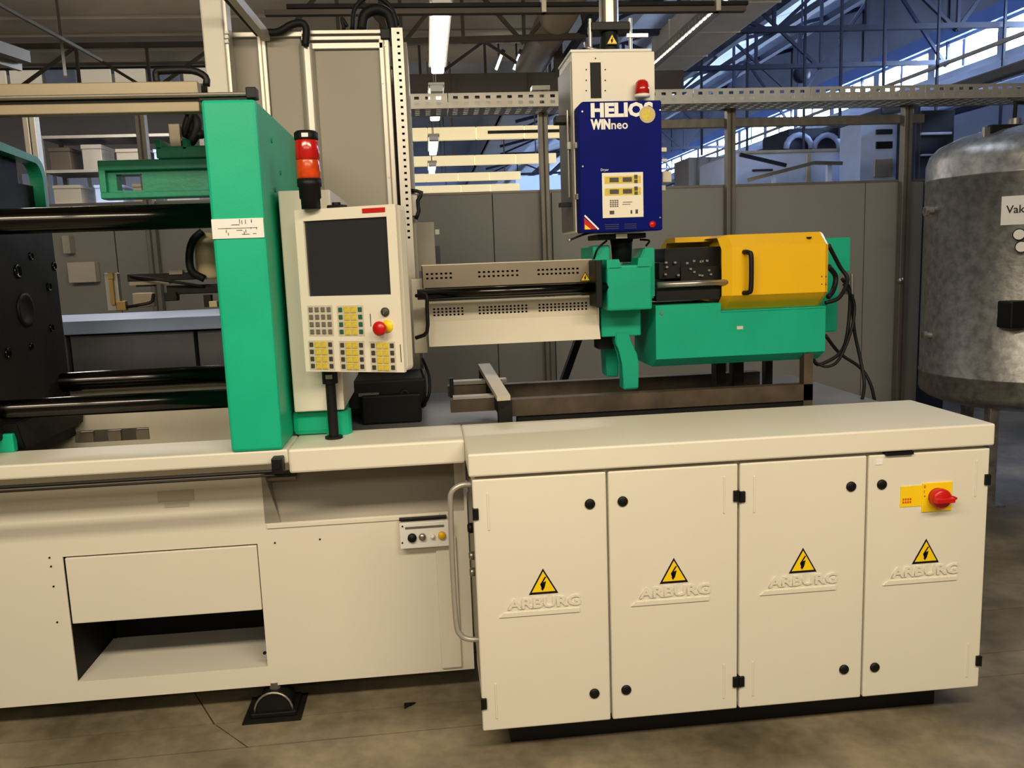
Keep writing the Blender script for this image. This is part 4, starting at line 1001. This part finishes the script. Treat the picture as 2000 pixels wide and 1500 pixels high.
# bench and clutter on the left behind the mould space
t = thing('work_bench', 'grey-blue bench with pale top edge behind the mould space', 'bench', (-1.3, 1.9, 0))
q = RC(130, 622, 440, 648, 1.75)
MB().box(-2.4, -.55, 1.75, 2.5, q[2], q[3], bev=.004).build('bench_top', 'pale', t)
for k in range(3): MB().box(-2.38+k*.61, -1.79+k*.61, 1.80, 2.4, .1, q[2]-.01, bev=.003).build('cupboard_door', 'bed', t)
MB().box(-2.35, -.6, 1.84, 2.38, 0, .1).build('plinth', 'black', t)
t = thing('cream_switch_box', 'pale switch box on the partition seen beside the black platen', 'box', P(150, 550, 3.1))
MB().rect(132, 512, 186, 552, 3.12, .075, bev=.004).build('housing', 'beige', t)
MB().rect(122, 460, 136, 495, 3.12, .075).build('channel', 'tray', t)
# shelving seen above the tie bars
def shelf(px0, py0, px1, py1, Y, lab, n=3, items=True):
    x0, x1, z0, z1 = RC(px0, py0, px1, py1, Y)
    t = thing('storage_shelf', lab, 'shelf', ((x0+x1)/2, Y, 0), 0)
    for x in (x0, x1):
        for yy in (Y, Y+.45): MB().box(x-.02, x+.02, yy-.02, yy+.02, 0, z1).build('upright', 'post', t)
    for k in range(n):
        z = z0+(z1-z0)*k/(n-1); MB().box(x0, x1, Y, Y+.45, z-.025, z).build('shelf_board', 'tray', t)
    return x0, x1, z0, z1
bx = [shelf(85, 262, 400, 395, 5.5, 'grey steel storage shelf with boxes seen above the tie bar', 3)]
random.seed(11)
x0, x1, z0, z1 = bx[0]; cols = ['greycream', 'pale', 'browngrey', 'wallg', 'brown', 'tray']; k = 0
names = ['pale', 'grey', 'brown']
for row, z in ((0, z0), (1, (z0+z1)/2)):
    x = x0+.05; c = 0
    while x < x1-.3:
        w = .16+random.random()*.16; h = .10+random.random()*.12; mt = cols[k % 6]
        m = MB(); m.box(x, x+w, 5.53, 5.85, z, z+h, bev=.004); m.box(x-.004, x+w+.004, 5.525, 5.855, z+h*.84, z+h)
        cn = {'greycream': 'beige', 'pale': 'pale blue', 'browngrey': 'taupe', 'wallg': 'grey', 'brown': 'dark brown', 'tray': 'light grey'}[mt]
        od = ['first', 'second', 'third', 'fourth', 'fifth', 'sixth', 'seventh', 'eighth', 'ninth', 'tenth'][c]
        tag(m.build('storage_box', mt), '%s storage box, %s from the left on the %s shelf board' % (cn, od, 'lower' if row == 0 else 'middle'), 'box', 'boxes on the far storage shelf'); x += w+.05+random.random()*.08; k += 1; c += 1

# far office windows strip under the ceiling, left
t = thing('glazed_office_front', 'pale glazed office front far back under the brown ceiling', 'glazed partition', (-3.2, 8.8, 2.6))
x0, x1, z0, z1 = RC(0, 125, 405, 163, 8.7)
x0 -= .8
MB().box(x0, x1+.6, 8.9, 8.94, 2.2, 4.1).build('backing', 'wallg', t)
n = 9
for k in range(n):
    a = x0+(x1+.5-x0)*k/n; b_ = a+(x1+.5-x0)/n-.05
    MB().box(a, b_, 8.86, 8.90, z0+.02, z1-.02, bev=.005).build('panel', 'office' if k % 3 else 'pale', t)
    MB().box(a, b_, 8.86, 8.90, 2.35, 2.9, bev=.005).build('panel', 'pale', t)
MB().box(x0, x1+.6, 8.84, 8.9, z1, min(z1+.08, 4.15)).box(x0, x1+.6, 8.84, 8.9, z0-.10, z0-.02).build('header', 'navy', t)
# frame tubes at upper left
m = MB(); m.bar(P(-40, -12, 2.6), P(198, 118, 3.4), .018, .018); tag(m.build('diagonal_strut', 'post'), 'thin diagonal strut crossing the upper left corner', 'strut')
m = MB(); m.bar(PZ(108, -20, 4.2), P(128, 150, 5.2), .025, .025); tag(m.build('hanger_rod', 'post'), 'thin vertical hanger rod under the brown ceiling', 'rod')
t = thing('guard_fence', 'aluminium guard frame post at the far left behind the rail', 'fence', P(50, 300, 1.6))
x = P(50, 200, 1.6).x
MB().box(x-.025, x+.0, 1.6, 1.65, 1.0, 2.45, bev=.003).box(x+.004, x+.03, 1.6, 1.65, 1.0, 2.45, bev=.003).build('frame_post', 'alu', t)
m = MB(); m.bar(P(50, 112, 1.6), P(-60, 75, 1.3), .05, .05); m.build('frame_rail', 'post', t)
m = MB(); m.bar(P(40, 128, 1.62), P(-60, 95, 1.4), .02, .05); m.build('frame_rail', 'tray', t)

# ================================================================== TANK
def tank():
    c = Vector((3.74, 2.42, 0)); r = .59
    t = thing('storage_tank', 'large galvanised vacuum tank with domed top at the right edge', 'tank', (c.x, c.y, 0))
    zb, zt = .68, 2.15
    pr = [(.0001, zb-.13)]+[(r*math.sin(a*math.pi/16), zb-.13*math.cos(a*math.pi/16)) for a in range(1, 8)]+[(r, zb), (r, zb+.10), (r+.004, zb+.105), (r+.004, zb+.115), (r, zb+.12), (r, 1.985), (r+.003, 1.99), (r+.003, 2.0), (r, 2.005), (r, zt-.06), (r-.02, zt), (r-.07, zt+.05), (r-.18, zt+.10), (r-.35, zt+.14), (.0001, zt+.16)]
    MB().lathe(pr, c, 64).build('vessel', 'galv', t)
    for k in range(3):
        a = math.radians(215+120*k); x, y = c.x+.46*math.cos(a), c.y+.46*math.sin(a)
        MB().box(x-.03, x+.03, y-.03, y+.03, 0, .72, bev=.004).box(x-.07, x+.07, y-.07, y+.07, 0, .012).build('leg', 'galv', t)
    # fittings
    th = math.radians(238)
    def onv(px, py):  # point on the cylinder along the photo ray
        d = ray(px, py); ox, oy = CAM.x-c.x, CAM.y-c.y
        A = d.x**2+d.y**2; B = 2*(ox*d.x+oy*d.y); Cc = ox*ox+oy*oy-r*r; D = max(B*B-4*A*Cc, 0)
        s = (-B-math.sqrt(D))/(2*A); return CAM+d*s
    for px, py in ((1822, 412), (1817, 655)):
        p = onv(px, py); n = Vector((p.x-c.x, p.y-c.y, 0)).normalized()
        MB().cyl(p-n*.01, p+n*.05, .022, seg=14).cyl(p+n*.03, p+n*.05, .032, seg=6).build('plug_fitting', 'steel', t)
    # name plate, curved
    p0, p1 = onv(1957, 384), onv(1957, 440); a0 = math.atan2(p0.y-c.y, p0.x-c.x)
    m = MB(); tt = bmesh.new(); N = 6; R_ = r+.003
    V = [[tt.verts.new((c.x+R_*math.cos(a0+k*.075), c.y+R_*math.sin(a0+k*.075), z)) for z in (p1.z, p0.z)] for k in range(N+1)]
    for k in range(N): tt.faces.new((V[k][0], V[k+1][0], V[k+1][1], V[k][1]))
    m._in(tt, 0)
    zt_ = (p0.z*.5+p1.z*.5)-.015
    m.text('Vakuum', .062, lambda u, v, o: (c.x+(R_+.003)*math.cos(a0+.045+u/R_), c.y+(R_+.003)*math.sin(a0+.045+u/R_), zt_+v), m=1, bold=.0006, sx=.95)
    m.build('name_plate', ['white', 'black'], t, label='white plate lettered Vakuum')
    p = onv(1965, 612); n = Vector((p.x-c.x, p.y-c.y, 0)).normalized(); q = onv(2000, 612)
    MB().cyl(p-n*.02, p+n*.06, .045, seg=20).build('flange', 'galv', t)
    a, b_, z_0, z_1 = RC(1967, 587, 2040, 640, p.y-.10); MB().box(a, b_, p.y-.13, p.y-.01, z_0, z_1, bev=.01).build('valve_body', 'black', t)
    for px, py in ((1992, 458), (1996, 482)):
        p = onv(px, py); n = Vector((p.x-c.x, p.y-c.y, 0)).normalized()
        MB().lathe([(.001, 0), (.001, 0)], p).bm.free() if False else None
        MB().cyl(p, p+n*.05, .034, seg=20).cyl(p+n*.05, p+n*.052, .028, seg=20, m=1).build('gauge', ['black', 'white'], t)
    # top pipe and lifting lug
    m = MB(); z = zt+.14; m.tube([(c.x+.3, c.y+.05, z+.14), (c.x-.1, c.y, z+.145), (c.x-.13, c.y, z+.13), (c.x-.13, c.y, z-.02)], .012, sub=2); m.build('top_pipe', 'oily', t)
    q = P(1850, 268, c.y-.2); m = MB(); m.box(c.x-.42, c.x-.10, c.y-.2, c.y-.16, zt+.08, zt+.13, bev=.004); m.build('manway_arm', 'oily', t)
    m = MB(); m.box(c.x-.46, c.x-.36, c.y-.19, c.y-.17, zt+.02, zt+.12, bev=.004); m.build('lifting_lug', 'galv', t)
    m = MB(); m.cyl((c.x-.13, c.y, z-.03), (c.x-.13, c.y, z+.05), .035, seg=16); m.build('top_nozzle', 'galv', t)
tank()

# ================================================================== HALL LAMPS AND CEILING ITEMS
LB = ['nearest', 'second', 'third', 'fourth']
lx = .15; L0 = None
for k, (y0, y1) in enumerate(((2.22, 3.88), (4.5, 5.93), (7.2, 8.55), (9.7, 10.8))):
    t = thing('ceiling_lamp', '%s glowing tube lamp in the row above the aisle behind the machine' % LB[k], 'lamp', (lx, (y0+y1)/2, 2.95), 0, 'row of ceiling tube lamps')
    MB().box(lx-.045, lx+.045, y0+.12, y1, 2.965, 3.02, bev=.01).build('diffuser', 'tube', t)
    MB().box(lx-.065, lx+.065, y0, y1, 3.012, 3.035, bev=.003).build('housing', 'tray', t)
    MB().box(lx-.05, lx+.05, y0, y0+.12, 2.965, 3.012).build('end_cap', 'white', t)
    for yy in (y0+.2, y1-.2): MB().box(lx-.004, lx+.004, yy-.004, yy+.004, 3.03, 4.2 if yy < 8.9 else 5.2).build('hanger', 'post', t)
dn = ['nearest', 'second', 'third', 'fourth']
for k, (Y, xa, xb) in enumerate(((9.0, -1.2, 2.05), (12.0, -1.2, 2.3), (14.8, -1.2, 2.0), (17.7, -1.2, 2.3))):
    t = thing('light_trunking', '%s row of lit cream lamp trunking across the far hall' % dn[k], 'lamp row', ((xa+xb)/2, Y, 3.2), 0, 'lit lamp trunking rows')
    h = .16 if k < 3 else .2; n = 5
    for j in range(n):
        w = (xb-xa)/n; MB().box(xa+j*w, xa+j*w+w-.006, Y, Y+.12, 3.3-h/2, 3.3+h/2, bev=.01).build('lamp_section', 'strip', t)
    if k == 0: MB().box(.9, xb, Y-.02, Y-.002, 3.3-.02, 3.3+.02).build('cover_rail', 'brown', t)
    for j in (0, 2, 4): x = xa+(j+.5)*(xb-xa)/n; MB().box(x-.01, x+.01, Y+.05, Y+.07, 3.3+h/2, 5.2 if k else 5.2).build('hanger', 'post', t)
# dark crossbeam
m = MB(); m.box(-.9, 2.66, 6, 6.15, 3.22, 3.42); t = struct(m.build('trim_3', 'brown'), 'dark brown crossbeam behind the dryer')
for x in (.35, 1.1, 1.75): MB().box(x-.02, x+.02, 5.985, 6, 3.23, 3.41).build('joint_plate', 'rust', t)
for x in (-.3, 1.4): MB().box(x-.04, x+.04, 6.02, 6.1, 3.42, 4.2).build('hanger', 'brown', t)
# rail across the top of the picture
t = thing('overhead_rail', 'dark overhead crane rail running across behind the dryer top', 'rail', (.6, 1.7, 2.7))
a = P(515, 16, 1.7); b_ = P(1465, 24, 1.7)
MB().box(a.x, b_.x-.02, 1.70, 1.74, a.z-.03, a.z-.005, bev=.002).build('upper_profile', 'brown', t)
MB().box(a.x+.1, b_.x, 1.72, 1.78, a.z+.005, a.z+.025, bev=.002).build('lower_profile', 'oily', t)
for px in (1061, 1400): p = P(px, 15, 1.72); MB().box(p.x-.012, p.x+.012, 1.69, 1.75, a.z-.03, 4.2, bev=.002).build('drop_rod', 'tray', t)
# round duct
m = MB(); m.lathe([(.16, 4.6), (.16, 5.6), (.165, 5.61), (.165, 5.64), (.16, 5.65), (.16, 7.2)], (1.26, 0, 3.72), 32, axis='y'); t2 = m.build('ventilation_duct', 'duct'); tag(t2, 'round beige-brown ventilation duct under the ceiling left of the dryer', 'duct')
m = MB(); m.box(1.46, 1.52, 4.4, 7.2, 3.56, 3.62); tag(m.build('conduit', 'navy'), 'dark conduit beside the round duct', 'conduit')
# hall spot fixtures
for k, (px, py, lab) in enumerate(((975, 118, 'left small spotlight pair hanging near the duct'), (1010, 118, 'right small spotlight pair hanging near the duct'))):
    p = P(px, py, 7.9); t = thing('spotlight', lab, 'lamp', p, 0, 'small hall spotlights')
    MB().bar(p+Vector((-.04, 0, -.10)), p+Vector((.03, 0, .06)), .06, .03).build('lens', 'tube', t)
    MB().bar(p+Vector((-.02, .05, -.02)), p+Vector((.06, .05, .12)), .12, .05).build('head', 'navy', t)
    MB().box(p.x-.01, p.x+.01, p.y+.04, p.y+.06, p.z+.05, 4.2).build('hanger', 'navy', t)
# large beige soffit duct with lit side channel
t = thing('air_duct', 'large square beige air duct running back right of the dryer', 'duct', (2.75, 5.3, 3.6))
MB().box(2.58, 2.97, 3.6, 6.9, 3.6, 3.95, bev=.01).build('duct_body', 'stack', t)
H = [(3.7+k*.10, 3.75+k*.10, 3.63, 3.67) for k in range(28)]
MB().plate(3.6, 6.7, 3.60, 3.70, H, lambda u, v, o: (2.50-o, u, v), .004).build('side_channel', 'tray', t)
seg = MB().box(2.407, 2.421, 3.70, 3.76, 3.528, 3.536).build('lamp_segment', 'tube', t)
for q in range(1, 30): copyp(seg, (0, q*.10, 0))
MB().box(2.39, 2.50, 3.6, 6.7, 3.535, 3.55).build('channel_edge', 'tray', t)
for y in (3.8, 5.2, 6.6): MB().box(2.49, 2.50, y, y+.02, 3.55, 3.64).build('strip_bracket', 'tray', t)
for y in (4.4, 5.3, 6.2): MB().box(2.57, 2.98, y, y+.02, 3.595, 3.96).build('joint_flange', 'stack', t)
# short cross rafters above, brown bay
def truss(Y, lab, mt, x0=1.75, x1=7, zl=3.93, slope=.29, n=5, s=.07, z0=None):
    t = thing('roof_truss', lab, 'truss', ((x0+x1)/2, Y, zl), 0, 'roof trusses')
    zt = lambda x: 4.10+(x-1.75)*.228 if z0 is None else z0
    MB().bar((x0, Y, zl), (x1, Y, zl+.05), s, s*.8).build('bottom_chord', mt, t)
    MB().bar((x0, Y, zt(x0)), (x1, Y, zt(x1)), s, s*.8).build('top_chord', mt, t)
    w = (x1-x0)/n
    for k in range(n+1):
        x = x0+k*w
        if k: MB().bar((x, Y, zl), (x, Y, zt(x)), s*.5, s*.5).build('web_post', mt, t)
        if k < n:
            a, b_ = ((x, zl), (x+w, zt(x+w))) if k % 2 == 0 else ((x, zt(x)), (x+w, zl))
            MB().bar((a[0], Y+.02, a[1]), (b_[0], Y+.02, b_[1]), s*.55, s*.55).build('web_diagonal', mt, t)
for k, (Y, lab) in enumerate(((6.6, 'nearest blue-grey roof truss over the right hall'), (8.4, 'second blue-grey roof truss over the right hall'), (10.6, 'third blue-grey roof truss over the right hall'), (13.2, 'fourth blue-grey roof truss over the right hall'), (16.5, 'fifth blue-grey roof truss far back in the right hall'), (21, 'farthest blue-grey roof truss in the right hall'))):
    truss(Y, lab, 'truss', n=5+k % 2)
truss(5.2, 'dark brown lattice truss in the near bay left of the dryer', 'brown', x0=-1.2, x1=1.5, zl=3.5, z0=4.1, n=5, s=.06)
truss(7.6, 'dark brown lattice truss farther back in the near bay', 'brown', x0=-4.5, x1=1.55, zl=3.62, z0=4.12, n=8, s=.06)
# hanger rods and purlins in the blue hall
k = 0
for px, Y in ((1370, 7.2), (1460, 7.6), (1572, 6.9), (1643, 6.0), (1727, 6.4), (1832, 6.2), (1960, 6.5)):
    p = P(px, 100, Y); m = MB(); m.box(p.x-.012, p.x+.012, Y-.012, Y+.012, 2.72, 4.25+(p.x-2.55)*.29)
    od = ['first', 'second', 'third', 'fourth', 'fifth', 'sixth', 'seventh'][k]
    tag(m.build('hanger_rod', 'truss'), 'thin vertical roof hanger in the blue hall, %s from the left' % od, 'rod', 'roof hangers in the blue hall'); k += 1
for k, (x, z, lab) in enumerate(((3.6, 4.42, 'roof purlin nearest the beige duct'), (4.6, 4.70, 'roof purlin left of the middle'), (5.5, 4.96, 'roof purlin right of the middle'), (6.4, 5.20, 'roof purlin nearest the window wall'))):
    tag(MB().box(x-.05, x+.05, 3, 32, z-.12, z-.02).build('purlin', 'truss'), 'dark blue '+lab, 'beam', 'purlins under the pale roof')
m = MB(); p = P(1565, 145, 9); m.lathe([(.06, -.05), (.12, -.03), (.12, .03), (.06, .05)], p, 20, axis='y'); m.box(p.x-.01, p.x+.01, p.y-.01, p.y+.01, p.z+.15, 4.24+(p.x-2.55)*.29); tag(m.build('round_speaker', 'navy'), 'round dark loudspeaker hanging in the blue roof trusses', 'loudspeaker')
# pipes along the window wall
for k, (x, z, r, mt, lab) in enumerate(((5.6, 3.50, .02, 'beige', 'long beige-grey pipe running back in front of the high windows'), (5.3, 3.12, .05, 'post', 'thick grey pipe running back below the high windows'), (5.4, 2.92, .03, 'navy', 'thin dark pipe running back above the tank'), (6.2, 3.22, .06, 'pale', 'pale pipe running back along the right wall'))):
    tag(MB().box(x-r, x+r, 3.6, 22, z-r, z+r, bev=r*.4).build('pipe_run', mt), lab, 'pipe', 'pipes of the blue hall')

# back-hall equipment over the partition
def eq(name, lab, cat, rects, Y0):
    r0 = rects[0]; q = RC(r0[0], r0[1], r0[2], r0[3], Y0)
    t = thing(name, lab, cat, ((q[0]+q[1])/2, Y0+.3, 0))
    for (x0, y0, x1, y1, yo, d, mt, nm) in rects:
        q = RC(x0, y0, x1, y1, Y0+yo); z0 = 0 if nm in ('body', 'frame') else q[2]
        MB().box(q[0], q[1], Y0+yo, Y0+yo+d, z0, q[3], bev=.006).build(nm, mt, t)
    return t
eq('pale_machine', 'pale blue enclosed machine behind the partition right of the first post', 'machine', [(1440, 296, 1655, 372, 0, 1.2, 'pale', 'body'), (1445, 292, 1660, 298, -.02, 1.2, 'tray', 'roof_edge'), (1575, 300, 1584, 366, -.02, .02, 'tray', 'seam'), (1470, 330, 1510, 334, -.02, .02, 'navy', 'bar')], 6.0)
t = eq('dark_machine', 'dark blue machine with round guards behind the pale one', 'machine', [(1540, 250, 1668, 296, 0, .8, 'navy', 'body'), (1660, 240, 1672, 350, -.3, .1, 'navy', 'column')], 7.6)
for px in (1560, 1615):
    p = P(px, 290, 7.55); m = MB(); m.tube([(p.x+.16*math.cos(a*math.pi/8), 7.55, p.z+.16*math.sin(a*math.pi/8)) for a in range(9)], .035, sub=1); m.build('round_guard', 'pale', t)
eq('pale_cabinet', 'pale blue cabinet with dark window left of the last post', 'cabinet', [(1680, 236, 1766, 372, 0, .42, 'pale', 'body'), (1712, 252, 1744, 262, -.02, .02, 'navy', 'panel'), (1712, 276, 1744, 290, -.02, .02, 'black', 'window'), (1708, 310, 1744, 345, -.03, .03, 'tray', 'door')], 5.5)
eq('dark_rack', 'dark blue steel rack between the last post and the tank', 'rack', [(1797, 215, 1862, 372, 0, .4, 'navy', 'body'), (1788, 190, 1796, 372, -.05, .05, 'truss', 'upright'), (1800, 258, 1860, 263, -.03, .03, 'pale', 'shelf'), (1800, 300, 1860, 304, -.03, .03, 'pale', 'shelf')], 5.0)
eq('grey_cupboard', 'row of grey cupboards beyond the dryer seen over the partition', 'cupboard', [(1345, 306, 1438, 374, 0, .6, 'wallg', 'body'), (1362, 308, 1366, 372, -.02, .02, 'post', 'seam'), (1385, 308, 1389, 372, -.02, .02, 'post', 'seam'), (1408, 308, 1412, 372, -.02, .02, 'post', 'seam')], 7.6)
t = thing('boom_arm', 'light T-shaped boom arms standing before the pale machine', 'boom', P(1560, 360, 4.6))
m = MB(); m.bar(P(1460, 352, 4.7), P(1590, 318, 4.6), .02, .03); m.bar(P(1590, 318, 4.6), P(1645, 319, 4.6), .02, .03); m.build('arm', 'post', t)
m = MB(); p = P(1619, 320, 4.62); m.box(p.x-.02, p.x+.02, 4.6, 4.64, 0, p.z); m.build('mast', 'pale', t)
m = MB(); p = P(1511, 342, 4.67); m.box(p.x-.015, p.x+.015, 4.65, 4.68, 0, p.z); m.build('mast', 'pale', t)
m = MB(); m.bar(P(1445, 302, 4.7), P(1535, 323, 4.7), .03, .03); m.build('dark_arm', 'navy', t)
# far daylight opening seen left of the dryer
q = RC(1008, 343, 1100, 385, 19.5)
w = struct(MB().box(q[0], q[1]+.6, 19.5, 19.55, q[2]-1, q[3]).build('window_%d' % (n+30), 'winb'), 'far pale blue lit window beyond the lamp rows')
MB().box(-9, 9, 39.8, 39.9, 2.5, 4.4).build('far_glazing', 'winb', bpy.data.objects['wall_back'])
t = thing('leaning_strut', 'black leaning strut behind the bed rails below the barrel guard', 'strut', P(1105, 740, 1.35))
m = MB(); m.bar(P(1100, 745, 1.35), P(1132, 655, 1.35), .05, .03); m.build('strut_bar', 'rubber', t)
